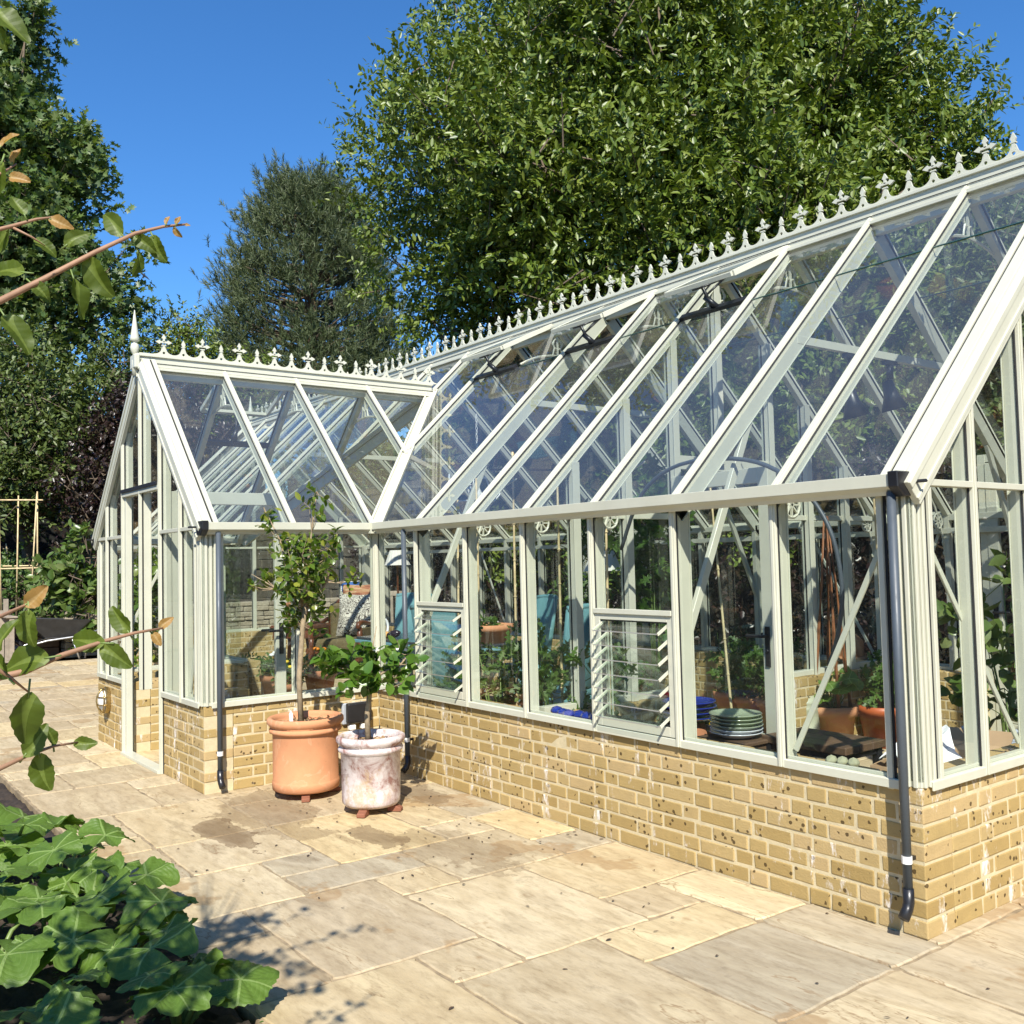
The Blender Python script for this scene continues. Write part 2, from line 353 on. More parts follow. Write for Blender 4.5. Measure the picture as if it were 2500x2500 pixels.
    def build(s, name, mats, parent=None, smooth=False, bevel=0.0, loc=None, seg=1):
        me = bpy.data.meshes.new(name); me.from_pydata(s.v, [], s.f)
        if not isinstance(mats, (list, tuple)): mats = [mats]
        for m in mats: me.materials.append(m)
        if len(mats) > 1: me.polygons.foreach_set('material_index', s.m)
        if smooth: me.polygons.foreach_set('use_smooth', [True]*len(s.f))
        me.update()
        return link(name, me, parent, bevel, loc, seg)
def link(name, me, parent=None, bevel=0.0, loc=None, seg=1):
    o = bpy.data.objects.new(name, me); col.objects.link(o)
    if parent is not None: o.parent = parent
    if loc is not None: o.location = loc
    if bevel:
        b = o.modifiers.new('edge', 'BEVEL'); b.width = bevel; b.segments = seg; b.limit_method = 'ANGLE'; b.angle_limit = R(35)
    return o
def tag(o, label=None, cat=None, group=None, kind=None):
    for k, v in (('label', label), ('category', cat), ('group', group), ('kind', kind)):
        if v: o[k] = v
    return o
def thing(name, label, cat, loc=(0, 0, 0), rz=0.0, group=None):
    o = bpy.data.objects.new(name, None); o.empty_display_size = .1; col.objects.link(o)
    o.location = loc; o.rotation_euler = (0, 0, rz); return tag(o, label, cat, group)
def copy_tree(o, parent=None):
    c = o.copy(); col.objects.link(c)
    if parent is not None: c.parent = parent
    for ch in list(o.children): copy_tree(ch, c)
    return c

# leaves in bulk -------------------------------------------------
LEAF = np.array([(0, 0, 0), (-.36, .30, .10), (-.30, .68, .08), (0, 1, -.06), (.30, .68, .08), (.36, .30, .10)])
LEAF_Q = [(0, 3, 2, 1), (0, 5, 4, 3)]
def norm(a): return a/np.maximum(np.linalg.norm(a, axis=1, keepdims=True), 1e-9)
def leaf_mesh(name, pos, axis, nrm, length, width, mat, parent=None, tmpl=LEAF, quads=LEAF_Q, smooth=False):
    n = len(pos); axis = norm(axis); b = norm(np.cross(axis, nrm)); nn = np.cross(b, axis)
    L = np.asarray(length).reshape(-1, 1, 1)*np.ones((n, 1, 1)); W = np.asarray(width).reshape(-1, 1, 1)*np.ones((n, 1, 1))
    v = pos[:, None, :]+tmpl[None, :, 0:1]*W*b[:, None, :]+tmpl[None, :, 1:2]*L*axis[:, None, :]+tmpl[None, :, 2:3]*W*nn[:, None, :]
    k = len(tmpl); v = v.reshape(-1, 3)
    q = np.array(quads); fl = q.shape[1]
    loops = (q[None]+np.arange(n)[:, None, None]*k).reshape(-1)
    nf = n*len(quads)
    me = bpy.data.meshes.new(name); me.vertices.add(len(v)); me.vertices.foreach_set('co', v.astype(np.float32).ravel())
    me.loops.add(len(loops)); me.loops.foreach_set('vertex_index', loops.astype(np.int32))
    me.polygons.add(nf); me.polygons.foreach_set('loop_start', np.arange(0, nf*fl, fl, dtype=np.int32))
    me.polygons.foreach_set('loop_total', np.full(nf, fl, dtype=np.int32))
    if smooth: me.polygons.foreach_set('use_smooth', np.ones(nf, dtype=bool))
    me.materials.append(mat); me.update(calc_edges=True)
    return link(name, me, parent)
def sprays(rng, starts, dirs, lens, per, leaf_len, leaf_w, droop=.15, spread=.9):
    """leaves set alternately along twigs; returns the leaf arrays"""
    n = len(starts); t = (np.arange(per)[None, :]+rng.random((n, per))*.6)/per
    p = starts[:, None, :]+dirs[:, None, :]*(lens[:, None]*t)[:, :, None]
    p[:, :, 2] -= droop*(lens[:, None]*t)**2
    side = norm(np.cross(dirs, rng.normal(size=(n, 3))))[:, None, :]*np.where(np.arange(per) % 2, 1, -1)[None, :, None]
    ax = dirs[:, None, :]*.55+side*spread+rng.normal(size=(n, per, 3))*.38
    nr = rng.normal(size=(n, per, 3))*.55+np.array([.28, -.3, .8])
    L = leaf_len*(.62+.6*rng.random(n*per)); W = leaf_w*(.65+.6*rng.random(n*per))
    return p.reshape(-1, 3), ax.reshape(-1, 3), nr.reshape(-1, 3), L, W
def cloud(rng, clusters, per_m2, out=.8, shell=.45):
    """twig starts and directions over a list of (centre, radii) lumps, thick near their surface"""
    S, Dd = [], []
    for c, r in clusters:
        r = np.array(r, float); k = max(4, int(per_m2*(r.prod()**(2/3))*4))
        u = norm(rng.normal(size=(k, 3))); rad = shell+(1-shell)*rng.random((k, 1))**.6
        S.append(np.array(c)+u*r*rad); Dd.append(norm(u*out+np.array([0, 0, .35])+rng.normal(size=(k, 3))*.45))
    return np.concatenate(S), np.concatenate(Dd)
def lumps(rng, c, r, n, size, inner=.35, flat=1.0, keep=None):
    """n foliage lumps spread through the ellipsoid (c, r)"""
    out = []
    while len(out) < n:
        u = rng.normal(size=3); u /= np.linalg.norm(u); t = inner+(1-inner)*rng.random()**.6
        p = np.array(c)+u*np.array(r)*t
        if keep is not None and not keep(p): continue
        s = size*(.65+.7*rng.random()); out.append((p, (s, s, s*flat)))
    return out
def limbs(mb, rng, base, clusters, r0, fork=.35, every=1):
    """a trunk from base with curved limbs to the lumps"""
    base = Vector(base); cs = [Vector(c) for c, _ in clusters]
    top = sum(cs, Vector())/len(cs); trunk_top = base.lerp(top, .75)
    pts = [base, base.lerp(trunk_top, .35)+Vector((rng.normal()*.1, rng.normal()*.1, 0)), base.lerp(trunk_top, .7)+Vector((rng.normal()*.15, rng.normal()*.15, 0)), trunk_top]
    mb.tube(pts, [r0, r0*.82, r0*.6, r0*.35], 8)
    br = MB()
    for i, c in enumerate(cs):
        if i % every: continue
        s = base.lerp(trunk_top, fork+(1-fork)*min(1, max(0, (c.z-base.z)/(2*(trunk_top.z-base.z)+.01)+rng.random()*.25)))
        m = s.lerp(c, .5)+Vector((rng.normal()*.25, rng.normal()*.25, -.12*(c-s).length))
        br.tube([s, m, c], [r0*.26, r0*.15, r0*.05], 5)
    return br
def make_tree(name, label, cat, rng, base, clusters, per_m2, twig, per, leaf, width, mat, r0, bark='bark', group=None, tmpl=LEAF, quads=LEAF_Q, out=.8, twigs_drawn=900, every=1, crown='crown', droop=.15):
    t = thing(name, label, cat, base, 0, group); inv = np.array(base, float)
    cl = [(np.array(c)-inv, r) for c, r in clusters]
    S, Dd = cloud(rng, cl, per_m2, out)
    L = twig*(.5+.9*rng.random(len(S)))
    p, ax, nr, LL, W = sprays(rng, S, Dd, L, per, leaf, width, droop)
    leaf_mesh(crown, p, ax, nr, LL, W, M[mat], t, tmpl, quads)
    tm = MB(); bm_ = limbs(tm, rng, (0, 0, 0), cl, r0, every=every)
    tm.build('trunk', M[bark], t, True)
    pick = rng.permutation(len(S))[:twigs_drawn]
    for i in pick:
        s = Vector(S[i]); e = s+Vector(Dd[i])*L[i]*.8; b = s-Vector(Dd[i])*.35
        bm_.tube([b, s, e], [.014, .009, .003], 3, cap=False)
    bm_.build('branches', M[bark], t, True)
    return t
# ================================================================== the greenhouse
LM, LW, WW, HE, HM, HW, DP, HB = 4.514, 1.374, 2.87, 1.85, 3.726, 3.26, 3.877, .60
XL = -WW-LM; SL = (HM-HE)/(DP/2); SW = (HW-HE)/(WW/2); YR = DP/2; XR = -WW/2; YE = (HW-HE)/SL
FX = [.617, 1.26, 1.905, 2.55, 3.194, 3.835]                                  # glazing posts of the right half
FXL = [-WW-x for x in FX]
GH = thing('greenhouse', 'large ivory framed greenhouse with cross wing on low yellow brick walls', 'greenhouse')
PR = [M['paint'], M['rubber']]

# ---- low brick walls: every brick a bevelled block of one mesh
def brick_run(p, q, inward, ends=(0, 0), z0=0.0, z1=HB, t=.21):
    p, q, inw = Vector(p), Vector(q), Vector(inward); L = (q-p).length; d = (q-p).normalized(); rr = random.Random(int(L*1000+p.x*77+p.y*31))
    b = MB(); nc = 8; ch = (z1-z0)/nc; S, H, J = .2255, .1128, .0112
    for k in range(nc):
        x = -((S+H)/2+H*.25)*(k % 2)-H*.5*0; i = k % 2
        while x < L:
            l = S if i % 2 == 0 else H; a, e = max(x, 0), min(x+l, L)
            if e-a > .03:
                j = lambda s: rr.uniform(-s, s)
                o = rr.uniform(-.0022, .0022); g = J/2
                a2 = a+(g if a > 0 else 0); e2 = e-(g if e < L else 0)
                zz0 = z0+k*ch+(g if k else 0)+j(.0012); zz1 = z0+(k+1)*ch-(g if k < nc-1 else 0)+j(.0012)
                vs = []
                for z in (zz0, zz1):
                    for dd in (o, t+o):
                        for xx in (a2, e2): vs.append(p+d*(xx+j(.0016))+inw*(dd+j(.0014))+Vector((0, 0, z+j(.0014))))
                b.add(vs, [(0, 2, 3, 1), (4, 5, 7, 6), (0, 1, 5, 4), (2, 6, 7, 3), (0, 4, 6, 2), (1, 3, 7, 5)], 0)
            x += l; i += 1
    wl = b.build('brick_wall', [M['brick'], M['mortar']], GH, bevel=.0055, seg=2)
    m = MB(); e = .0032
    c = [p+d*.004+inw*(e), q-d*.004+inw*e, q-d*.004+inw*(t-e), p+d*.004+inw*(t-e)]
    m.add([Vector((v.x, v.y, z)) for z in (z0-.02, z1-.006) for v in c], [(3, 2, 1, 0), (4, 5, 6, 7), (0, 1, 5, 4), (1, 2, 6, 5), (2, 3, 7, 6), (3, 0, 4, 7)])
    m.build('mortar', M['mortar'], wl)
    return wl
DX0, DX1 = -1.955, -.915                                                     # front door opening in the wing gable
brick_run((0, 0, 0), (LM, 0, 0), (0, 1, 0))
brick_run((0, -LW+.2105, 0), (0, 0, 0), (-1, 0, 0))
brick_run((DX1, -LW, 0), (0, -LW, 0), (0, 1, 0))
brick_run((-WW, -LW, 0), (DX0, -LW, 0), (0, 1, 0))
brick_run((LM, .2105, 0), (LM, DP, 0), (-1, 0, 0))
brick_run((1.995, DP, 0), (2.82, DP, 0), (0, -1, 0)); brick_run((3.66, DP, 0), (LM-.2105, DP, 0), (0, -1, 0)); brick_run((XL, DP, 0), (1.785, DP, 0), (0, -1, 0))
brick_run((-WW, -LW+.2105, 0), (-WW, 0, 0), (1, 0, 0)); brick_run((XL, 0, 0), (-WW, 0, 0), (0, 1, 0))
brick_run((XL, .2105, 0), (XL, DP-.2105, 0), (1, 0, 0))
brick_run((1.99, .2105, 0), (1.99, 1.34, 0), (-1, 0, 0)); brick_run((1.99, 2.44, 0), (1.99, DP, 0), (-1, 0, 0))
# jambs inside the wing doorway
brick_run((DX1+.2, -LW+.2105, 0), (DX1+.2, -LW+.62, 0), (-1, 0, 0), t=.2); brick_run((DX0, -LW+.2105, 0), (DX0, -LW+.62, 0), (-1, 0, 0), t=.2)

# ---- glazing bars: cap outside, rubber line, web inside
def gbar(name, p, q, out, cw=.036, chh=.018, web=.055, ww=.030, parent=GH, gw=.046):
    p, q, out = Vector(p), Vector(q), Vector(out).normalized(); m = MB()
    m.bar(p, q, gw, .007, out, 0, .0035, 1)
    m.bar(p, q, cw, chh, out, 0, .007+chh/2+.0002, 0)
    m.bar(p, q, cw*.45, .006, out, 0, .007+chh+.0032, 0)
    m.bar(p, q, ww, web, out, 0, -web/2-.004, 0)
    m.bar(p, q, ww*1.5, .006, out, 0, -web-.0072, 0)
    return m.build(name, PR, parent, bevel=.0015)
def pane(pts, name='glass_pane', parent=GH):
    m = MB(); m.add(pts, [tuple(range(len(pts)))]); return m.build(name, M['roof_glass' if name in ('roof_glass', 'vent_glass') else 'glass'], parent)
def sill(p, q, out):
    p, q, out = Vector(p), Vector(q), Vector(out); m = MB(); z = Vector((0, 0, 1))
    m.bar(p+z*(HB+.013)-out*.028, q+z*(HB+.013)-out*.028, .085, .026, z)
    m.bar(p+z*(HB+.006)+out*.019, q+z*(HB+.006)+out*.019, .009, .038, z)
    m.bar(p+z*(HB+.033)-out*.012, q+z*(HB+.033)-out*.012, .016, .014, z)
    m.build('sill', M['paint'], GH, bevel=.002)
def zroof(y): return HE+SL*(y if y < YR else DP-y)
F, B_, RT, LT, UP = Vector((0, -1, 0)), Vector((0, 1, 0)), Vector((1, 0, 0)), Vector((-1, 0, 0)), Vector((0, 0, 1))
NF = Vector((0, -SL, 1)).normalized(); NB = Vector((0, SL, 1)).normalized(); NWR = Vector((SW, 0, 1)).normalized(); NWL = Vector((-SW, 0, 1)).normalized()
ZS = HB+.026                                                                  # glass starts above the sill
# front, back and wing side walls
sill((0, 0, 0), (LM-.05, 0, 0), F); sill((0, -LW+.05, 0), (0, 0, 0), RT); sill((-WW, -LW+.05, 0), (-WW, 0, 0), LT); sill((XL, 0, 0), (-WW, 0, 0), F)
sill((XL, DP, 0), (2.82, DP, 0), B_); sill((3.66, DP, 0), (LM, DP, 0), B_)
sill((LM, .05, 0), (LM, DP, 0), RT); sill((XL, 0, 0), (XL, DP, 0), LT)
sill((DX1, -LW, 0), (-.05, -LW, 0), F); sill((-WW+.05, -LW, 0), (DX0, -LW, 0), F)
WIDE = {.617: .085, 3.194: .085}
for x in FX: gbar('glazing_post', (x, 0, HB-.01), (x, 0, HE), F, web=WIDE.get(x, .06))
for x in FXL: gbar('glazing_post', (x, 0, HB), (x, 0, HE), F)
for x in FX+FXL+[-.1, -WW+.1, -WW/3, -WW*2/3]:
    if not 2.85 < x < 3.63: gbar('glazing_post', (x, DP, HB), (x, DP, HE), B_, web=WIDE.get(x, .06))
for y in (-.672,):
    gbar('glazing_post', (0, y, HB-.01), (0, y, HE), RT); gbar('glazing_post', (-WW, y, HB), (-WW, y, HE), LT)
def wall_panes(a, xs, z0, z1):
    for i in range(len(xs)-1): pane([a(xs[i], z0), a(xs[i+1], z0), a(xs[i+1], z1), a(xs[i], z1)])
xs = [0]+FX+[LM]
LOUV = [(.617, 1.26, 6), (2.55, 3.194, 7)]
for i in range(len(xs)-1):
    z0 = 1.27 if any(abs(xs[i]-l[0]) < .01 for l in LOUV) else ZS
    pane([(xs[i], 0, z0), (xs[i+1], 0, z0), (xs[i+1], 0, HE), (xs[i], 0, HE)])
wall_panes(lambda x, z: (x, 0, z), [XL]+FXL[::-1]+[-WW], ZS, HE)
bx = [XL]+FXL[::-1]+[-WW*2/3, -WW/3]+FX+[LM]
wall_panes(lambda x, z: (x, DP, z), [q for q in bx if q < 2.6]+[2.82], ZS, HE); wall_panes(lambda x, z: (x, DP, z), [3.66, LM], ZS, HE)
wall_panes(lambda y, z: (0, y, z), [-LW, -.672, 0], ZS, HE); wall_panes(lambda y, z: (-WW, y, z), [-LW, -.672, 0], ZS, HE)
# eave plates
def beam(name, p, q, w_, h, up=UP, so=0, uo=0, mat='paint', bev=.002):
    m = MB(); m.bar(p, q, w_, h, up, so, uo); return m.build(name, M[mat], GH, bevel=bev)
for p, q in [((0, .03, HE-.02), (LM, .03, HE-.02)), ((XL, .03, HE-.02), (-WW, .03, HE-.02)), ((XL, DP-.03, HE-.02), (LM, DP-.03, HE-.02)),
             ((-.03, -LW, HE-.02), (-.03, 0, HE-.02)), ((-WW+.03, -LW, HE-.02), (-WW+.03, 0, HE-.02))]:
    beam('eave_plate', p, q, .05, .05)
beam('eave_rail', (XL, DP-.07, HE-.13), (LM, DP-.07, HE-.13), .03, .045)
# corner posts, fluted
def corner(x, y, ox, oy, name='corner_post'):
    m = MB(); z0, z1 = HB+.002, HE+.01
    m.box(min(x, x-ox*.10), max(x, x-ox*.10), min(y, y-oy*.10), max(y, y-oy*.10), z0, z1)
    for a in (.022, .055, .088):
        m.box(min(x+ox*.0005, x+ox*.011), max(x+ox*.0005, x+ox*.011), y-oy*a-.009, y-oy*a+.009, z0, z1)
        m.box(x-ox*a-.009, x-ox*a+.009, min(y+oy*.0005, y+oy*.011), max(y+oy*.0005, y+oy*.011), z0, z1)
    m.box(min(x+ox*.0003, x+ox*.005), max(x+ox*.0003, x+ox*.005), y-oy*.112-.007, y-oy*.112+.007, z0, z1, 1)
    m.box(x-ox*.112-.007, x-ox*.112+.007, min(y+oy*.0003, y+oy*.005), max(y+oy*.0003, y+oy*.005), z0, z1, 1)
    m.bar((x-ox*.13, y+oy*.006, z0-.02), (x-ox*.13, y+oy*.006, z1), .026, .024, (0, oy, 0))
    m.bar((x+ox*.006, y-oy*.13, z0-.02), (x+ox*.006, y-oy*.13, z1), .026, .024, (ox, 0, 0))
    m.build(name, PR, GH, bevel=.002)
corner(LM, 0, 1, -1); corner(0, -LW, 1, -1); corner(-WW, -LW, -1, -1); corner(LM, DP, 1, 1); corner(XL, 0, -1, -1); corner(XL, DP, -1, 1)
m = MB()                                                                      # re-entrant corner post
m.box(-.05, .035, -.035, .05, HB, HE)
for a in (.012, -.018): m.box(.0352, .042, a-.009, a+.007, HB, HE); m.box(a-.004, a+.012, -.042, -.0352, HB, HE)
m.box(.0352, .039, -.004, .001, HB, HE, 1); m.box(-.001, .004, -.039, -.0352, HB, HE, 1)
m.build('corner_post', PR, GH, bevel=.002)

# ---- gables
def gable(o, u, out, width, half, sl, posts, door=None, extra=None):
    """o: foot of one end, u along the gable; posts up to the verge"""
    o, u, out = Vector(o), Vector(u), Vector(out)
    top = lambda s: HE+sl*(s if s < half else width-s)
    P_ = lambda s, z: o+u*s+UP*z
    for s in posts:
        z0 = 0 if door and (abs(s-door[0]) < .02 or abs(s-door[1]) < .02) else HB
        gbar('glazing_post', P_(s, z0-.01*(z0 > 0)), P_(s, top(s)), out)
    es = sorted([0]+posts+[width]); m = MB()
    for i in range(len(es)-1):
        a, b = es[i], es[i+1]; mid = (a+b)/2
        indoor = door and door[0]-.02 < mid < door[1]+.02
        if not indoor:
            m.bar(P_(a, HE), P_(b, HE), .05, .028, UP, 0, 0)
            pane([P_(a, ZS), P_(b, ZS), P_(b, HE), P_(a, HE)])
            pts = [P_(a, HE+.001), P_(b, HE+.001)]
        else: pts = [P_(a, 2.22), P_(b, 2.22)]
        if top(b) > pts[1].z+.02: pts.append(P_(b, top(b)))
        if a < half < b: pts.append(P_(half, top(half)))
        if top(a) > pts[0].z+.02: pts.append(P_(a, top(a)))
        if len(pts) > 2: pane(pts)
    m.build('transom', M['paint'], GH, bevel=.002)
    # verge boards
    nl = (UP-u*sl).normalized(); nr_ = (UP+u*sl).normalized()
    for a, b, n_ in ((0, half, nl), (width, half, nr_)):
        m = MB(); p, q = P_(a, top(a)), P_(b, top(b)+.0); e = (p-q).normalized()*.05
        m.bar(p+out*.022+e, q+out*.022, .030, .125, n_, 0, -.022)
        m.bar(p+out*.040+e, q+out*.040, .010, .030, n_, 0, .022); m.bar(p+out*.039+e, q+out*.039, .008, .018, n_, 0, -.055)
        m.bar(p-out*.02+e, q-out*.02, .060, .018, n_, 0, .048)
        m.bar(p-out*.058+e, q-out*.058, .014, .008, n_, 0, .045, 1)
        m.bar(p-out*.082+e, q-out*.082, .034, .026, n_, 0, .045)
        m.build('verge_board', PR, GH, bevel=.002)
    return top
gp = [DP/8*k for k in range(1, 8)]
gable((LM, 0, 0), (0, 1, 0), RT, DP, YR, SL, gp)
gable((XL, 0, 0), (0, 1, 0), LT, DP, YR, SL, gp)
gable((-WW, -LW, 0), (1, 0, 0), F, WW, WW/2, SW, [.40, WW+DX0, WW/2, WW+DX1, WW-.43], door=(WW+DX0, WW+DX1))

# ---- roof slopes
def rafter(p, q, n_, wide=False):
    gbar('rafter', p, q, n_, cw=.038, chh=.02, web=.095 if wide else .045, ww=.030)
xs_r = FX+[-.05, -WW+.05]+FXL
inner = [-.717, XR, -WW+.717]
for x in FX+FXL:
    rafter((x, -.03, HE-.03*SL), (x, YR, HM), NF, x in (.617, 3.194)); rafter((x, DP+.03, HE-.03*SL), (x, YR, HM), NB, x in (.617, 3.194))
for x in inner:
    y0 = (min(-x, WW+x))*SW/SL; rafter((x, y0, HE+SL*y0), (x, YR, HM), NF)
for x in inner+[-.05, -WW+.05]: rafter((x, DP+.03, HE-.03*SL), (x, YR, HM), NB)
def roof_pane(pts, n_, split=None):
    pane([Vector(p)+n_*.001 for p in pts], 'roof_glass')
XA = [0]+FX+[LM]; XB = [XL]+FXL[::-1]+[-WW]
VENT = [1.905, .617, -.717]; YV0, YV1 = 1.475, YR-.03                            # roof vents, left edge of each bay
for lst in (XA, XB):
    for i in range(len(lst)-1):
        a, b = lst[i], lst[i+1]; yt = YV0 if any(abs(a-v) < .02 for v in VENT) else YR
        roof_pane([(a, 0, HE), (b, 0, HE), (b, yt, zroof(yt)), (a, yt, zroof(yt))], NF)
# front slope over the wing, above the valleys
roof_pane([(0, 0, HE), (0, YV0, zroof(YV0)), (-.717, YV0, zroof(YV0)), (-.717, .717*SW/SL, HE+.717*SW)], NF)
for a, b in ((-.717, XR), (XR, -WW+.717), (-WW+.717, -WW)):
    ya, yb = min(-a, WW+a)*SW/SL, min(-b, WW+b)*SW/SL
    roof_pane([(a, ya, HE+SL*ya), (b, yb, HE+SL*yb), (b, YR, HM), (a, YR, HM)], NF)
for i, lst in enumerate(([XL]+FXL[::-1]+[-WW, -WW+.717, XR, -.717, 0]+FX+[LM],)):
    for a, b in zip(lst, lst[1:]): roof_pane([(a, DP, HE), (b, DP, HE), (b, YR, HM), (a, YR, HM)], NB)
# wing slopes
WY = [-LW, -.69, -.03, .69]
for y in WY[1:]:
    for s, n_ in ((1, NWR), (-1, NWL)):
        x0 = max(0, y)*SL/SW; xe = 0 if s > 0 else -WW
        gbar('rafter', (xe-s*x0+s*(.03 if y < 0 else 0), y, HE+SW*x0-(.03*SW if y < 0 else 0)), (XR, y, HW), n_, cw=.038, chh=.02)
for s, n_ in ((1, NWR), (-1, NWL)):
    xe = 0 if s > 0 else -WW
    for y0, y1 in zip(WY, WY[1:]+[YE]):
        a0, a1 = max(0, y0)*SL/SW, max(0, y1)*SL/SW
        if s < 0 and y0 == -.69:                                               # the bay of the wing's own vent
            k = .86; roof_pane([(xe, y0, HE), (xe, y1, HE), (xe+k, y1, HE+SW*k), (xe+k, y0, HE+SW*k)], n_); continue
        roof_pane([(xe-s*a0, y0, HE+SW*a0), (xe-s*a1, y1, HE+SW*a1), (XR, y1, HW), (XR, y0, HW)], n_)
    m = MB(); vn = (NF+n_).normalized()                                        # valley gutter bars
    p, q = Vector((xe, 0, HE)), Vector((XR, YE, HW))
    m.bar(p, q, .10, .02, vn, 0, .012); m.bar(p, q, .05, .09, vn, 0, -.05); m.bar(p, q, .018, .022, vn, .046, .03); m.bar(p, q, .018, .022, vn, -.046, .03)
    m.build('valley_bar', M['paint'], GH, bevel=.002)
# lapped joint line between upper and lower roof panes
def lap(p, q, n_):
    m = MB(); m.bar(p, q, .010, .006, n_, 0, .004); m.build('glazing_lap', M['glass_edge'], GH)
for a, b in zip(XA, XA[1:]):
    if not any(abs(a-v) < .02 for v in VENT): lap((a+.02, 1.465, zroof(1.465)), (b-.02, 1.465, zroof(1.465)), NF)
for lst in (FX+[LM],):
    for a, b in zip(lst, lst[1:]): lap((a+.02, DP-1.465, zroof(1.465)), (b-.02, DP-1.465, zroof(1.465)), NB)

# ---- ridges, cresting, finials
def ridge(p, q, name='ridge_beam'):
    p, q = Vector(p), Vector(q); m = MB()
    m.bar(p, q, .05, .19, UP, 0, -.02)
    for s in (-.034, .034): m.bar(p, q, .016, .020, UP, s, .070); m.bar(p, q, .02, .028, UP, s, -.012); m.bar(p, q, .05, .022, UP, s*1.6, -.045)
    for s in (-.0465, .0465): m.bar(p, q, .006, .006, UP, s, .005, 1)
    m.build(name, PR, GH, bevel=.002)
ridge((XL-.05, YR, HM), (LM+.05, YR, HM)); ridge((XR, -LW-.05, HW), (XR, YE-.03, HW))
def arc_pts(c, r, a0, a1, n): return [(c[0]+r*math.cos(a0+(a1-a0)*i/n), c[1]+r*math.sin(a0+(a1-a0)*i/n)) for i in range(n+1)]
def star(m, o, u, c, s, arms):
    """little pointed floret"""
    for a in arms:
        ca, sa = math.cos(a), math.sin(a); T = lambda x, y: (c[0]+x*ca-y*sa, c[1]+x*sa+y*ca)
        m.prism([T(0, -.007*s), T(.028*s, -.008*s), T(.034*s, -.0185*s), T(.046*s, -.0125*s), T(.068*s, 0), T(.046*s, .0125*s), T(.034*s, .0185*s), T(.028*s, .008*s), T(0, .007*s)], o, u, UP, .016)
def cresting(start, u, length, z, per=.326, phase=.0):
    o = Vector(start); u = Vector(u); m = MB(); z0 = z
    m.bar(o+UP*(z0+.008), o+u*length+UP*(z0+.008), .018, .020, UP)
    x = phase; k = 0; h = per/2
    while x < length:
        big = k % 2 == 0
        # spandrel: two concave flanks rising to a neck, round hole framed by a ring
        prof = [(x-h/2, z0+.016)]
        for i in range(7):
            t = i/6; prof.append((x-h/2+(h/2-.013)*t, z0+.018+.062*(1-math.sqrt(max(0, 1-t*t)))))
        left = prof+[(x-.013, z0+.018)]
        if x-h/2 > -.01:
            m.prism([(x-h/2, z0+.012)]+[(a, b+.004) for a, b in prof[1:]]+[(x-.013, z0+.012)], o, u, UP, .014)
        m.prism([(2*x-a, b) for a, b in ([(x-h/2, z0+.012)]+[(a, b+.004) for a, b in prof[1:]]+[(x-.013, z0+.012)])][::-1], o, u, UP, .014)
        # ring (hole between the flanks)
        rr = 12
        for i in range(rr):
            a0, a1 = 2*math.pi*i/rr, 2*math.pi*(i+1)/rr
            m.prism([(x+.011*math.cos(a0), z0+.034+.011*math.sin(a0)), (x+.021*math.cos(a0), z0+.034+.021*math.sin(a0)), (x+.021*math.cos(a1), z0+.034+.021*math.sin(a1)), (x+.011*math.cos(a1), z0+.034+.011*math.sin(a1))], o, u, UP, .0145)
        m.prism([(x-.014, z0+.052), (x+.014, z0+.052), (x+.008, z0+.10), (x-.008, z0+.10)], o, u, UP, .015)
        if big:
            m.prism([(x-.018, z0+.094), (x+.018, z0+.094), (x+.018, z0+.102), (x-.018, z0+.102)], o, u, UP, .02)
            star(m, o, u, (x, z0+.125), 1.0, (0, math.pi, math.pi/2))
        else:
            m.prism([(x-.016, z0+.094), (x+.016, z0+.094), (x+.016, z0+.101), (x-.016, z0+.101)], o, u, UP, .02)
            m.prism([(x-.008, z0+.1), (x+.008, z0+.1), (x+.017, z0+.122), (x, z0+.158), (x-.017, z0+.122)], o, u, UP, .016)
        x += h; k += 1
    m.build('ridge_cresting', M['paint'], GH)
cresting((XL, YR, 0), (1, 0, 0), LM-XL+.04, HM+.076, phase=(2.962-XL) % .326)
cresting((XR, -LW-.02, 0), (0, 1, 0), LW+YE+.02, HW+.076, phase=.20)
def finial(x, y, z):
    m = MB(); m.lathe([(.024, -.12), (.024, .0), (.018, .01), (.015, .05), (.021, .058), (.032, .085), (.036, .11), (.029, .138), (.013, .15), (.023, .158), (.038, .170), (.035, .19), (.021, .29), (.004, .42), (0, .425)], 16, (x, y, z))
    m.build('finial', M['paint'], GH, True)
finial(XR, -LW-.055, HW+.02); finial(XL-.04, YR, HM+.02); finial(LM+.06, YR, HM+.02)
m = MB(); m.box(XR-.07, XR+.07, -LW-.075, -LW-.03, HW-.05, HW+.07); m.build('ridge_cap', M['paint'], GH, bevel=.01)

# ---- gutters and downpipes
def gutter(p, q, out, caps=(True, True)):
    p, q, out = Vector(p), Vector(q), Vector(out); d = (q-p).normalized(); m = MB()
    prof = [(0, .0), (.062, -.004), (.075, .012), (.105, .03), (.108, .082), (.100, .082), (.097, .036), (.07, .02), (.058, .006), (.006, .008), (.006, .082), (0, .082)]
    n = len(prof); vs = [c+out*a+UP*b for c in (p, q) for a, b in prof]
    m.add(vs, [(i, (i+1) % n, n+(i+1) % n, n+i) for i in range(n)]+[tuple(range(n-1, -1, -1)), tuple(range(n, 2*n))])
    g = m.build('gutter', M['paint'], GH, bevel=.0015)
    for c, s, on in ((p, -1, caps[0]), (q, 1, caps[1])):
        if not on: continue
        k = MB(); a = c+d*s*.004
        k.prism([(-.006, -.008), (.066, -.012), (.115, .026), (.118, .092), (-.006, .092)], a+d*s*.012, out, UP, .046)
        k.bar(c+d*s*.03+UP*.05+out*.02, c+d*s*.10+UP*.05+out*.0, .014, .014, UP)
        k.build('end_cap', M['black'], g, bevel=.004)
GZ = HE-.050
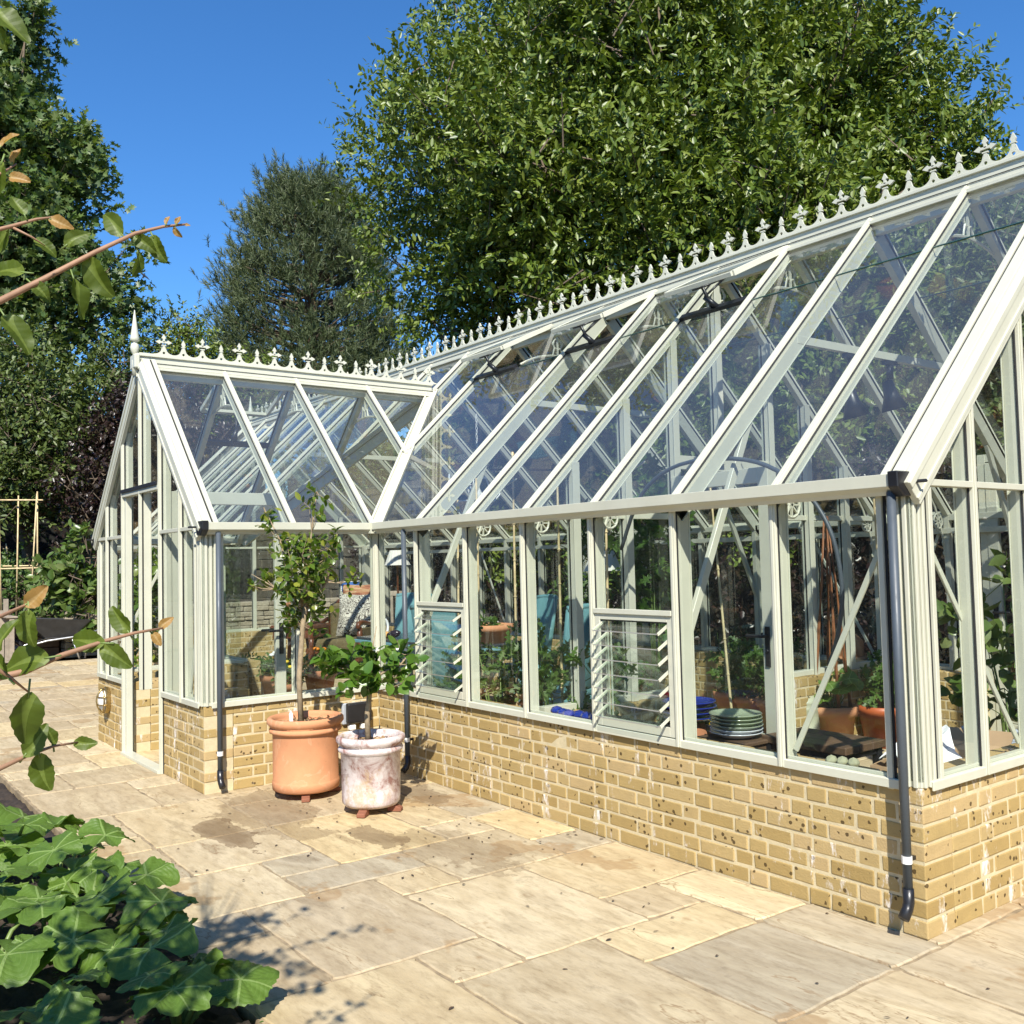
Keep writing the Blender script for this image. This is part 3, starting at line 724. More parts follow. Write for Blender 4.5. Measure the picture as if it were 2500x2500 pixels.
gutter((.108, .008, GZ), (LM-.02, .008, GZ), F, (False, True)); gutter((-.008, -LW+.0, GZ), (-.008, -.10, GZ), RT, (True, False))
gutter((XL, .008, GZ), (-WW-.108, .008, GZ), F, (True, False)); gutter((-WW+.008, -LW, GZ), (-WW+.008, -.1, GZ), LT, (True, False))
gutter((XL, DP-.008, GZ), (LM, DP-.008, GZ), B_)
m = MB(); m.box(.0, .1085, -.1085, .0, GZ, GZ+.012); m.box(.0985, .1075, -.1075, -.0975, GZ+.012, GZ+.082); m.build('gutter_corner', M['paint'], GH)
def downpipe(x, y, out, zb=.14):
    out = Vector(out); c = Vector((x, y, 0)); r = .0185
    m = MB(); m.tube([c+UP*(GZ+.01), c+UP*zb], r, 14)
    o = m.build('downpipe', M['pipe'], GH, True)
    s = MB(); s.tube([c+UP*(zb+.025), c+UP*(zb-.03), c+UP*(zb-.055)+out*.012, c+UP*(zb-.085)+out*.042], r*1.22, 14); s.build('shoe', M['black'], o, True)
    b = MB(); b.tube([c+UP*(zb+.125), c+UP*(zb+.155)], r*1.13, 14); b.build('collar', M['white'], o)
    k = MB(); k.bar(c+UP*(zb+.14), c+UP*(zb+.14)-out*.05, .02, .016, UP); k.build('clip', M['black'], o)
downpipe(4.475, -.066, (0, -1, 0), .185); downpipe(.532, -.066, (0, -1, 0)); downpipe(.066, -1.285, (1, 0, 0))

# ---- louvre windows of the front wall
for a, b, nb in LOUV:
    z0, z1 = HB+.03, 1.275; x0, x1 = a+.02, b-.02
    m = MB(); y0, y1 = -.018, .03
    m.box(x0, x0+.04, y0, y1, z0, z1); m.box(x1-.04, x1, y0, y1, z0, z1); m.box(x0+.04, x1-.04, y0, y1, z0, z0+.05); m.box(x0+.04, x1-.04, y0, y1, z1-.052, z1)
    m.box(x0-.0, x1, y0-.012, y0-.0005, z1-.018, z1+.010)
    m.box(x0+.040, x0+.046, -.010, .02, z0+.05, z1-.052, 1); m.box(x0+.046, x1-.046, -.010, .02, z0+.0501, z0+.058, 1); m.box(x0+.046, x1-.046, -.010, .02, z1-.060, z1-.0525, 1)
    wn = m.build('louvre_window', PR, GH, bevel=.002)
    for k in range(nb):
        z = z0+.095+(z1-z0-.17)*k/(nb-1); dy, dz = .066, .036
        bl = MB(); A, Bq = Vector((x0+.052, -.012, z)), Vector((x1-.052, -.012, z)); g = Vector((0, -dy, -dz)); h_ = Vector((0, .05, .028)); th = Vector((0, -.0016, .003))
        v = [A+g, Bq+g, Bq+h_, A+h_]; bl.add([p-th for p in v]+[p+th for p in v], [(3, 2, 1, 0), (4, 5, 6, 7), (0, 1, 5, 4), (1, 2, 6, 5), (2, 3, 7, 6), (3, 0, 4, 7)])
        for f in (2,): bl.m[f] = 1
        bo = bl.build('blade', [M['glass'], M['white_glaze']], wn)
        hb = MB()
        for xq in (x0+.049, x1-.049): hb.bar(Vector((xq, -.012, z))+g*1.02, Vector((xq, -.012, z))+h_, .005, .016, UP)
        hb.build('blade_holder', M['paint'], bo)
    st = MB()
    for xq in (x0+.06, x0+.085): st.box(xq-.004, xq+.004, .022, .028, z0+.05, z1-.05)
    st.build('linkage', M['paint'], wn)

# ---- roof vents, propped open
def vent(a, b, hinge, n_out, down, L, ang, sill_p):
    """a, b: hinge line ends; 'down' the slope direction when shut; opened by ang about the hinge"""
    a, b = Vector(a), Vector(b); ax = (b-a).normalized(); d = (Matrix.Rotation(ang, 3, ax) @ Vector(down)).normalized(); nn = d.cross(ax).normalized()
    if nn.z < 0: nn = -nn
    e = .018; a2, b2 = a+ax*e, b-ax*e; m = MB()
    m.bar(a2, a2+d*L, .028, .04, nn); m.bar(b2, b2+d*L, .028, .04, nn); m.bar(a2+d*L, b2+d*L, .04, .032, nn); m.bar(a2+d*.015, b2+d*.015, .03, .035, nn)
    v = m.build('roof_vent', M['paint'], GH, bevel=.002)
    pane([a2+nn*.018, b2+nn*.018, b2+d*L+nn*.018, a2+d*L+nn*.018], 'vent_glass', v)
    sp = Vector(sill_p[0]), Vector(sill_p[1]); k = MB(); k.bar(sp[0], sp[1], .05, .028, n_out, 0, .012); k.build('vent_sill', M['black'], v)
    mid = (sp[0]+sp[1])/2; t = (a2+b2)/2+d*(L-.03)-nn*.03; o = MB()
    o.tube([mid, t], .012, 8); o.tube([mid+ax*.05, mid.lerp(t, .62)-ax*.02], .021, 8); o.tube([t-ax*.09, t, t-d*.2+ax*.05], .008, 6); o.tube([mid.lerp(t, .62)-ax*.02, t-d*.2+ax*.05], .008, 6)
    o.build('vent_opener', M['black'], v, True)
dn = Vector((0, -1, -SL)).normalized()
for a in VENT:
    b = {1.905: 2.55, .617: 1.26, -.717: -.05}[a]
    vent((a, YR-.045, HM-.02), (b, YR-.045, HM-.02), None, NF, dn, .63, -R(19), ((a+.02, YV0, zroof(YV0)), (b-.02, YV0, zroof(YV0))))
vent((XR-.045, -.03, HW-.02), (XR-.045, -.69, HW-.02), None, NWL, Vector((-1, 0, -SW)).normalized(), .60, -R(22), ((-WW+.87, -.05, HE+SW*.87), (-WW+.87, -.67, HE+SW*.87)))

# ---- inner frame: tie beams, knee braces, brackets, diagonal wind braces
for x in (.617, 3.194, -WW-.6):
    zt = 2.83; y0 = (zt-HE)/SL; beam('tie_beam', (x, y0+.06, zt), (x, DP-y0-.06, zt), .035, .05)
for x in (.617, 3.194):
    for s in (0, 1):
        Y_ = lambda y: DP-y if s else y
        beam('knee_brace', (x, Y_(.06), 1.13), (x, Y_(.62), HE+SL*.62-.13), .028, .045, (0, 1 if not s else -1, .5))
def eave_bracket(x, s):
    Y_ = lambda y: DP-y if s else y; m = MB()
    pts = [(x, Y_(.05+.50*(1-math.cos(t))), 1.36+.80*math.sin(t)) for t in [R(90)*i/8 for i in range(8)]]
    m.tube(pts, .0095, 5)
    c = Vector((x, Y_(.155), 1.80)); m.tube([c+Vector((0, .062*math.cos(t), .062*math.sin(t))) for t in [2*math.pi*i/14 for i in range(15)]], .0085, 5, cap=False)
    for a in (0, 45, 90, 135): m.bar(c+Vector((0, .055*math.cos(R(a)), .055*math.sin(R(a)))), c-Vector((0, .055*math.cos(R(a)), .055*math.sin(R(a)))), .008, .012, RT)
    for dz, rr in ((-.17, .035), (-.26, .024)): m.ball((x, Y_(.075), 1.80+dz), rr, 8, sq=(.25, 1, 1))
    m.build('scroll_bracket', M['paint'], GH)
for x in (1.24, 1.885, 2.53, 3.813): eave_bracket(x, 0); eave_bracket(x, 1)
def ridge_bracket(c, u, sl, drop=.42):
    """cast spandrel under the ridge: a curved tie with a cross above it"""
    c, u = Vector(c), Vector(u); m = MB(); h = drop/sl
    m.tube([c+u*(h*t)-UP*(drop-.12*(1-t*t)+.0) for t in [-1+.2*i for i in range(11)]], .010, 5)
    m.bar(c-UP*(drop-.12), c-UP*.08, .014, .014, u)
    k = c-UP*.19
    for a in range(4):
        e = k+(u*math.cos(R(90*a))+UP*math.sin(R(90*a)))*.055; m.ball(e, .020, 8, sq=(.6, .6, 1))
    m.tube([k+(u*math.cos(t)+UP*math.sin(t))*.05 for t in [2*math.pi*i/12 for i in range(13)]], .008, 5, cap=False)
    for s in (-1, 1): m.tube([c+u*(s*h*.55)-UP*(drop-.09), c+u*(s*.06)-UP*.30, c+u*(s*.035)-UP*.22], .008, 5)
    m.build('ridge_bracket', M['paint'], GH)
for x in (1.24, 1.885, 2.53, 3.813, -.05): ridge_bracket((x, YR, HM), (0, 1, 0), SL)
for y in (-.69, -.03, .69): ridge_bracket((XR, y, HW), (1, 0, 0), SW)
def brace(p, q, up): beam('wind_brace', p, q, .026, .012, up)
brace((3.87, .045, .66), (4.44, .045, 1.76), F); brace((4.455, .16, 1.68), (4.455, .93, .66), RT); brace((2.05, DP-.05, .66), (2.50, DP-.05, 1.76), F)
brace((-WW+.05, -1.28, .66), (-WW+.05, -.72, 1.76), RT); brace((-2.77, -LW+.05, 1.7), (-2.05, -LW+.05, .66), F); brace((-.42, -LW+.05, .66), (-.12, -LW+.05, 1.7), F)
brace((-.9, DP-.05, .66), (-.3, DP-.05, 1.76), F); brace((-4.1, DP-.05, 1.76), (-3.5, DP-.05, .66), F); brace((1.25, DP-.05, 1.7), (1.85, DP-.05, .66), F)

# ---- glazed partition across the inside, with double doors standing open
PXX = 1.885
for y in (.41, .88, 1.36, 1.84, 2.42, 2.88, 3.37):
    z0 = HB if not 1.4 < y < 2.4 else 2.24
    gbar('partition_post', (PXX, y, z0 if y not in (1.36, 2.42) else 0), (PXX, y, zroof(y)-.05), LT, cw=.04, chh=.02, web=.05, ww=.04)
m = MB(); m.bar((PXX, .1, HE), (PXX, 1.36, HE), .05, .04, UP); m.bar((PXX, 2.42, HE), (PXX, DP-.1, HE), .05, .04, UP); m.bar((PXX, 1.36, 2.24), (PXX, 2.42, 2.24), .05, .10, UP)
m.bar((PXX, .12, HB+.02), (PXX, 1.34, HB+.02), .07, .04, UP); m.bar((PXX, 2.44, HB+.02), (PXX, DP-.1, HB+.02), .07, .04, UP)
m.build('partition_rail', M['paint'], GH, bevel=.002)
for a, b in ((.1, .41), (.41, .88), (.88, 1.36), (2.42, 2.88), (2.88, 3.37), (3.37, DP-.1)):
    pane([(PXX, a, HB+.04), (PXX, b, HB+.04), (PXX, b, zroof(b)-.05), (PXX, a, zroof(a)-.05)])
pane([(PXX, 1.36, 2.29), (PXX, 2.42, 2.29), (PXX, 2.42, zroof(2.42)-.05), (PXX, YR, HM-.06), (PXX, 1.36, zroof(1.36)-.05)])

def door(p, q, h, handle_at, side, z0=.02, mid=False, kick=.20):
    """glazed door leaf from hinge p to lock q, lever handle on side"""
    p, q = Vector(p), Vector(q); d = (q-p).normalized(); n_ = d.cross(UP)*side; L = (q-p).length; st = .085; t = .045
    m = MB(); up = n_
    m.bar(p+d*st/2+UP*z0, p+d*st/2+UP*h, st, t, n_); m.bar(q-d*st/2+UP*z0, q-d*st/2+UP*h, st, t, n_)
    m.bar(p+d*st+UP*(h-.05), q-d*st+UP*(h-.05), .10, t*.96, n_); m.bar(p+d*st+UP*(z0+kick/2), q-d*st+UP*(z0+kick/2), kick, t*.96, n_)
    m.bar(p+d*st+UP*(z0+kick+.02), q-d*st+UP*(z0+kick+.02), .03, t*.6, n_)
    dr = m.build('door', M['paint'], GH, bevel=.003)
    pane([p+d*st+UP*(z0+kick), q-d*st+UP*(z0+kick), q-d*st+UP*(h-.1), p+d*st+UP*(h-.1)], 'door_glass', dr)
    for s in (1, -1):
        hb = MB(); c = q-d*st*.5+UP*handle_at+n_*(t/2*s)
        hb.bar(c-UP*.14+n_*.006*s, c+UP*.115+n_*.006*s, .036, .012, n_); hb.tube([c+UP*.055+n_*.008*s, c+UP*.055+n_*.05*s, c+UP*.055+n_*.055*s-d*.13], .011, 8); hb.tube([c-UP*.04, c-UP*.04+n_*.02*s], .012, 8)
        hb.build('handle', M['black'], dr, bevel=.003)
    return dr
door((1.91, 1.345, 0), (2.755, 1.345, 0), 2.13, .99, 1, z0=.02, kick=.36)
# door of the wing, folded back inside: only frame and threshold stand in the opening
m = MB()
m.bar((DX0+.02, -LW, 2.215), (DX1-.02, -LW, 2.215), .06, .06, UP); m.bar((DX0, -LW, .012), (DX1, -LW, .012), .09, .024, UP)
for x in (DX0+.045, DX1-.045): m.bar((x, -LW+.015, .0), (x, -LW+.015, 2.19), .05, .05, F)
m.bar((DX0+.02, -LW-.034, 2.235), (DX1-.02, -LW-.034, 2.235), .015, .03, UP, mi=1); m.build('door_frame', PR, GH, bevel=.002)
door((-.925, -1.31, 0), (-.925, -.37, 0), 2.17, .98, -1)
# back door in the far wall
m = MB(); m.bar((2.84, DP, 0), (2.84, DP, 2.3), .06, .07, F); m.bar((3.64, DP, 0), (3.64, DP, 2.3), .06, .07, F); m.bar((2.81, DP, 2.28), (3.67, DP, 2.28), .06, .06, UP); m.build('door_frame', M['paint'], GH)
door((3.61, DP-.02, 0), (2.87, DP-.02, 0), 2.24, 1.02, 1)
# fixtures on the outside
so = thing('power_socket', 'grey and black weatherproof power socket on the brick by the inner corner', 'socket', (0, -.215, .43))
m = MB(); m.box(.002, .035, -.115, .11, -.075, .085); m.build('back_box', plain('grey_socket_plastic', (.36, .38, .40), .4), so, bevel=.008)
m = MB(); m.box(.036, .085, -.095, .108, -.062, .088); m.build('cover', M['black'], so, bevel=.012, seg=2)
for y in (-.05, .05):
    m = MB(); m.box(.03, .075, y-.026, y+.026, -.115, -.076); m.build('plug', M['white'], so, bevel=.006)
bl = thing('bulkhead_lamp', 'oval brass bulkhead lamp with caged frosted glass on the wing gable brick', 'wall lamp', (-2.50, -LW, .40))
m = MB(); pr = [(.075*math.cos(t), .11*math.sin(t)) for t in [2*math.pi*i/20 for i in range(20)]]
m.prism([(a*1.1, b*1.08) for a, b in pr], (0, -.02, 0), RT, UP, .04); m.build('backplate', M['brass'], bl, bevel=.006)
m = MB(); m.ball((0, -.045, 0), .062, 14, sq=(1, .75, 1.45)); m.build('glass_bowl', plain('frosted_glass', (.7, .72, .72), .25), bl, True)
m = MB()
for z in (-.035, .035): m.tube([(.078*math.cos(t), -.03-.065*math.sin(t), z) for t in [math.pi*i/8 for i in range(9)]], .006, 5)
m.tube([(0, -.03-.075*math.sin(t), .11*math.cos(t)) for t in [math.pi*i/8 for i in range(9)]], .006, 5)
m.tube([(a, -.06, b) for a, b in pr+[pr[0]]], .006, 5, cap=False); m.build('cage', M['brass'], bl, True)
# ================================================================== the setting
g = MB(); g.box(-250, 250, -250, 250, -1.2, -.06); tag(g.build('ground', plain('garden_ground', (.05, .045, .025), .95, var=.4, scale=3)), kind='structure')
GX = lambda i: 1.075+.3185*i
GY = lambda j: -.336*j
def patio():
    rr = random.Random(12); used = {}; slabs = []
    I0, I1, J0, J1 = -40, 24, -12, 20
    ok = lambda i, j: (j < 7 or i >= 10) and I0 <= i < I1 and J0 <= j < J1
    fixed = [(7, 8, 4, 5), (4, 5, 3, 4), (5, 8, 2, 4), (8, 9, 1, 3), (7, 8, 1, 2), (5, 7, 0, 2), (4, 5, 0, 1), (3, 5, 1, 3), (2, 3, 1, 2), (2, 4, 0, 1), (2, 3, 4, 5),
             (3, 4, 3, 5), (0, 3, 2, 4), (4, 7, 4, 6), (4, 5, 6, 7), (5, 7, 6, 7), (2, 4, 5, 7), (0, 2, 4, 6), (1, 2, 6, 7), (8, 11, 3, 5), (9, 11, 1, 3), (7, 9, 0, 1), (9, 11, 0, 1), (11, 14, 1, 3), (7, 10, 5, 7)]
    def put(a, b, c, d):
        for i in range(a, b):
            for j in range(c, d): used[i, j] = 1
        slabs.append((a, b, c, d))
    for s in fixed: put(*s)
    for i in range(I0, I1):
        for j in range(J0, J1):
            if (i, j) in used or not ok(i, j): continue
            sz = [(3, 2), (2, 2), (2, 3), (1, 2), (2, 1), (1, 1)]; rr.shuffle(sz); sz.sort(key=lambda q: rr.random()*(6/(q[0]*q[1]+2)))
            for a, b in sz+[(1, 1)]:
                if all((i+p, j+q) not in used and ok(i+p, j+q) for p in range(a) for q in range(b)): put(i, i+a, j, j+b); break
    mb = MB()
    for a, b, c, d in slabs:
        x0, x1, y0, y1 = GX(a), GX(b), GY(d), GY(c); e = .0065; near = -4 < x0 < 7 and -3.5 < y0 < 1
        st = .035 if near else .3
        pts = []
        for (px, py), (qx, qy) in (((x0, y0), (x1, y0)), ((x1, y0), (x1, y1)), ((x1, y1), (x0, y1)), ((x0, y1), (x0, y0))):
            L = math.hypot(qx-px, qy-py); k = max(2, int(L/st)); ph = rr.random()*9
            for i in range(k):
                t = i/k; nx, ny = (py-qy)/L, (qx-px)/L
                o = e+.003*math.sin(ph+t*L*11)+.0025*math.sin(ph*2+t*L*31)+rr.uniform(0, .003); o = max(.003, o); co = .012*max(0, 1-min(t, 1-t)*L/.03)
                pts.append((px+(qx-px)*t+nx*(o+co), py+(qy-py)*t+ny*(o+co)))
        n = len(pts); cx, cy_ = (x0+x1)/2, (y0+y1)/2; tilt = (rr.uniform(-.0025, .0025), rr.uniform(-.0025, .0025)); h = rr.uniform(-.0012, .0012)
        zz = lambda x, y: h+tilt[0]*(x-cx)+tilt[1]*(y-cy_)
        def ins(p, k): L = math.hypot(cx-p[0], cy_-p[1]); return (p[0]+(cx-p[0])*k/L, p[1]+(cy_-p[1])*k/L)
        top = [ins(p, .006) for p in pts]
        vs = [(p[0], p[1], -.03) for p in pts]+[(p[0], p[1], zz(*p)-.005) for p in pts]+[(p[0], p[1], zz(*p)) for p in top]
        fs = [(i, (i+1) % n, n+(i+1) % n, n+i) for i in range(n)]+[(n+i, n+(i+1) % n, 2*n+(i+1) % n, 2*n+i) for i in range(n)]+[tuple(2*n+i for i in range(n))]
        mb.add(vs, fs, 0)
    mb.box(GX(I0)-.02, GX(I1)+.02, GY(7)-.012, GY(J0)+.02, -.055, -.0065, 1); mb.box(GX(10)-.012, GX(I1)+.02, GY(J1)-.02, GY(7)-.0125, -.055, -.0065, 1)
    tag(mb.build('patio', [M['slab'], M['joint']]), kind='structure')
patio()
# flower bed: rough dark soil
def soil_sheet(name, x0, x1, y0, y1, z, amp, step, seed, edge=None):
    rr = np.random.default_rng(seed); nx, ny = int((x1-x0)/step)+1, int((y1-y0)/step)+1
    X, Y = np.meshgrid(np.linspace(x0, x1, nx), np.linspace(y0, y1, ny))
    Z = z+amp*(np.sin(X*7+Y*3)*.3+np.sin(X*17-Y*13)*.25+rr.normal(size=X.shape)*.32)
    Z[0] = Z[-1] = Z[:, 0] = Z[:, -1] = -.06
    m = MB(); m.v = [tuple(p) for p in np.stack([X, Y, Z], -1).reshape(-1, 3)]
    m.f = [(j*nx+i, j*nx+i+1, (j+1)*nx+i+1, (j+1)*nx+i) for j in range(ny-1) for i in range(nx-1)]; m.m = [0]*len(m.f)
    return m.build(name, M['soil'], smooth=True)
tag(soil_sheet('bed_ground', -1.5, GX(10)-.02, -4.6, GY(7)-.014, -.012, .022, .03, 3), kind='structure')
rg = np.random.default_rng(21)
# fallen crumbs of bark and leaf on the slabs
n = 210; px = np.where(rg.random(n) < .45, rg.normal(.9, .9, n), rg.uniform(-2, 6, n)); py = -np.abs(rg.normal(0, .9, n))-.05
k_ = (py > -2.3) & ~((px < .05) & (py > -1.45) & (px > -2.95)); px, py = px[k_], py[k_]; n = len(px)
tag(leaf_mesh('fallen_leaves', np.stack([px, py, np.full(n, .006)], 1), rg.normal(size=(n, 3))*[1, 1, .1], np.tile([0, 0, 1.], (n, 1)), .012+.022*rg.random(n), .008+.012*rg.random(n), leaf_mat('dry_crumbs', [(.02, .014, .01), (.06, .035, .02), (.10, .06, .03)], 0, .9)), kind='stuff')

# ------------------------------------------------------------------ pots with trees by the inner corner
def chips(rng, r, z, n, parent, name='bark_mulch'):
    a = rng.random(n)*2*math.pi; q = r*np.sqrt(rng.random(n)); h = z+.012*rng.random(n)
    leaf_mesh(name, np.stack([q*np.cos(a), q*np.sin(a), h], 1), rng.normal(size=(n, 3))*[1, 1, .25], rng.normal(size=(n, 3))*.4+[0, 0, 1], .018+.03*rng.random(n), .010+.014*rng.random(n), M['chip'], parent)
def feet(x, y, r, z, angs, labs, grp):
    for a, l in zip(angs, labs):
        c = Vector((x+r*math.cos(a), y+r*math.sin(a), 0)); m = MB()
        m.prism([(-.045, 0), (.045, 0), (.045, z*.55), (.02, z*.72), (.0, z-.002), (-.045, z-.002)], (0, 0, 0), (math.cos(a), math.sin(a), 0), UP, .055)
        o = m.build('pot_foot', M['foot'], None, bevel=.005, loc=c); tag(o, l, 'pot foot', grp)
FH = .045
POT1 = (.475, -.835); POT2 = (1.155, -.70)
p1 = thing('potted_citrus_tree', 'tall thin citrus tree in a smooth orange terracotta pot', 'potted tree', (POT1[0], POT1[1], FH))
m = MB(); m.lathe([(q*.855, z) for q, z in [(.0, .012), (.235, .0), (.262, .012), (.266, .055), (.262, .066), (.258, .072), (.258, .37), (.263, .385), (.284, .392), (.288, .405), (.281, .418), (.268, .424), (.285, .436), (.304, .455), (.302, .480), (.288, .490), (.262, .488), (.255, .465), (.25, .43), (0, .425)]], 64, wob=.004)
m.build('pot', M['terra'], p1, True)
m = MB(); m.lathe([(.214, .425), (.17, .438), (.1, .446), (0, .448)], 32); m.build('soil', M['soil'], p1, True)
chips(rg, .205, .437, 420, p1)
m = MB(); m.prism([(-.012, 0), (.012, 0), (.014, .10), (0, .125), (-.014, .10)], (.09, -.14, .43), Vector((.8, .6, .1)), Vector((.12, -.1, 1)), .003); m.build('plant_label', M['white'], p1)
def twig_tree(root, rng, skeleton, n_twigs, tl, per, leaf, width, mat, barkm, lumps_, zmin=None, flowers=0):
    tr = MB()
    for pts, rs in skeleton: tr.tube(pts, rs, 8)
    cl = [(np.array(c), (r, r, r*q)) for c, r, q in lumps_]
    S, Dd = [], []
    tot = sum(r*r for _, r, _ in lumps_)
    for c, r, q in lumps_:
        k = max(3, int(n_twigs*r*r/tot)); u = norm(rng.normal(size=(k, 3)))*np.array([1, 1, q]); S.append(np.array(c)+u*r*(.15+.85*rng.random((k, 1))**.7)); Dd.append(norm(u+[0, 0, .45]+rng.normal(size=(k, 3))*.5))
    S, Dd = np.concatenate(S), np.concatenate(Dd); L = tl*(.5+rng.random(len(S)))
    tr.build('trunk', M[barkm], root, True)
    br = MB()
    sk = [Vector(p) for pts, _ in skeleton for p in pts]
    for s, d, l in zip(S, Dd, L):
        s, d = Vector(s), Vector(d); b = min(sk, key=lambda p: (p-s).length+(.15 if p.z > s.z else 0)); br.tube([b, b.lerp(s, .6)+Vector((0, 0, -.01)), s, s+d*l], [.0036, .003, .002, .0012], 4, cap=False)
    br.build('branches', M[barkm], root, True)
    p, ax, nr, LL, W = sprays(rng, S-Dd*L[:, None]*.2, Dd, L*1.15, per, leaf, width, .25, 1.0)
    T = np.array([(0, 0, 0), (-.40, .22, .10), (-.50, .48, .13), (-.34, .76, .08), (0, 1, -.10), (.34, .76, .08), (.50, .48, .13), (.40, .22, .10), (0, .35, -.02), (0, .7, -.03)])
    leaf_mesh('foliage', p, ax, nr, LL, W, M[mat], root, T, [(0, 8, 2, 1), (8, 9, 3, 2), (0, 7, 6, 8), (8, 6, 5, 9), (9, 5, 4, 3)], True)
    if flowers:
        i = rng.permutation(len(S))[:flowers]; c = np.repeat(S[i]+Dd[i]*.05+rng.normal(size=(flowers, 3))*.02, 6, 0)
        leaf_mesh('blossom', c, rng.normal(size=(len(c), 3))+[0.3, -.3, .2], rng.normal(size=(len(c), 3)), .026, .012, M['petal_white'], root)
c1 = .425
def V1(dx, dz, dy=0.0): return (dx*.6+dy*-.8, dx*.8+dy*.6, dz)               # dx across the view, dy away from it
rs1 = np.random.default_rng(5)
twig_tree(p1, rs1, [([V1(-.03, c1), V1(-.04, .75), V1(-.01, 1.1), V1(.01, 1.25)], [.021, .019, .018, .017]),
                    ([V1(.01, 1.25), V1(.03, 1.5), V1(.06, 1.75), V1(.10, 2.03)], [.013, .009, .006, .003]),
                    ([V1(.01, 1.22), V1(-.10, 1.45), V1(-.16, 1.70), V1(-.27, 1.93)], [.011, .008, .006, .002]),
                    ([V1(.01, 1.2), V1(.16, 1.4), V1(.22, 1.6), V1(.24, 1.75)], [.010, .007, .005, .002]),
                    ([V1(.0, 1.2), V1(-.18, 1.36), V1(-.36, 1.47)], [.007, .005, .002])],
          150, .10, 7, .062, .034, 'leaf_citrus', 'bark_pale',
          [(V1(.03, 1.17), .14, .8), (V1(-.03, 1.33), .19, 1.0), (V1(.05, 1.46), .17, 1.0), (V1(-.08, 1.58), .14, 1.1), (V1(.04, 1.70), .12, 1.0), (V1(.08, 1.88), .08, 1.2), (V1(.10, 2.02), .05, 1.4), (V1(-.20, 1.76), .07, 1.1), (V1(-.26, 1.89), .04, 1.3), (V1(.19, 1.60), .08, 1.0), (V1(.22, 1.72), .05, 1.2), (V1(-.30, 1.41), .10, .8), (V1(.29, 1.42), .08, .7), (V1(.0, 1.4, -.14), .13, 1.0), (V1(.02, 1.5, .12), .14, 1)], flowers=9)
p2 = thing('potted_lemon_tree', 'short broad leaved lemon tree in a weathered pot with white lime bloom', 'potted tree', (POT2[0], POT2[1], FH))
m = MB(); m.lathe([(q*.85, z) for q, z in [(.0, .012), (.195, .0), (.215, .02), (.217, .05), (.222, .33), (.238, .338), (.243, .352), (.236, .364), (.222, .370), (.236, .380), (.258, .402), (.256, .425), (.240, .435), (.214, .433), (.207, .41), (.2, .37), (0, .365)]], 64, wob=.006)
m.build('pot', M['terra_old'], p2, True)
m = MB(); m.lathe([(.172, .37), (.13, .382), (.06, .388), (0, .39)], 32); m.build('soil', M['soil'], p2, True)
chips(rg, .16, .382, 300, p2)
rs2 = np.random.default_rng(8)
twig_tree(p2, rs2, [([V1(-.015, .38), V1(-.02, .55), V1(.0, .70), V1(.01, .78)], [.020, .018, .017, .016]),
                    ([V1(.01, .76), V1(-.08, .86), V1(-.18, .88), V1(-.26, .93)], [.010, .008, .006, .003]), ([V1(.01, .77), V1(.10, .83), V1(.20, .87), V1(.26, .94)], [.010, .008, .006, .003]),
                    ([V1(.01, .78), V1(.01, .92), V1(.03, 1.02), V1(.05, 1.12)], [.009, .007, .005, .002])],
          52, .08, 6, .086, .062, 'leaf_lemon', 'bark_pale',
          [(V1(-.13, .86), .13, .65), (V1(-.24, .90), .08, .7), (V1(.0, .88), .11, .8), (V1(.22, .90), .10, .7), (V1(.12, .78), .10, .6), (V1(-.05, .80, -.12), .11, .6), (V1(.05, 1.0), .06, .9), (V1(.19, .75), .07, .9)], flowers=3)
feet(*POT1, .19, FH, [-2.55, -.45, 1.4], ['dark clay foot under the left rim of the orange pot', 'dark clay foot under the orange pot where it meets the weathered pot', 'clay foot under the back of the orange pot'], 'clay feet under the two tree pots')
feet(*POT2, .155, FH, [-.85, .75, 2.9], ['square clay foot in front of the white bloomed pot', 'clay foot under the right side of the white bloomed pot', 'clay foot under the back of the white bloomed pot'], 'clay feet under the two tree pots')

# ------------------------------------------------------------------ squash plants in the bed
def squash_leaf(m, rr, c, ax, nr, s, uvs, lobes=7, deep=.16, fold=.18):
    """one lobed, cupped leaf as a fan of rings; uvs collects (angle, radius)"""
    ax = Vector(ax).normalized(); b = ax.cross(Vector(nr)).normalized(); nn = b.cross(ax); N = 64; RG = (.0, .25, .5, .74, .9, 1.0); o = len(m.v); vs = []; ph = rr.random()*6
    for q in RG:
        for k in range(N):
            t = (k/(N-1)-.5)*2*math.pi*.965                                   # 0 = tip, gap at the stalk
            lob = 1-deep*(.5-.5*math.cos(lobes*t))*(q > .5)-.075*(.5-.5*math.cos(29*t+.6*math.sin(5*t)))*(q > .95); hrt = 1.0-.12*math.cos(t)+.16*max(0, math.cos(t))**3-.10*math.exp(-((abs(t)-math.pi)/.5)**2)
            r = q*lob*hrt*s
            z = fold*s*q*(.6-.55*math.cos(lobes*t))*.75+.16*s*q*math.sin(2*t+ph)*q-.22*s*q*q*abs(math.cos(t))*rr.uniform(.97, 1.03)+.08*s*math.sin(5*t+ph)*q*q+.02*s*math.sin(17*t+ph)*q
            vs.append(Vector(c)+ax*(r*math.cos(t)+.0)+b*(r*math.sin(t))+nn*z)
            uvs.append((t/(2*math.pi)*lobes, q))
    fs = [(i*N+k, i*N+k+1, (i+1)*N+k+1, (i+1)*N+k) for i in range(len(RG)-1) for k in range(N-1)]
    m.add(vs, fs)
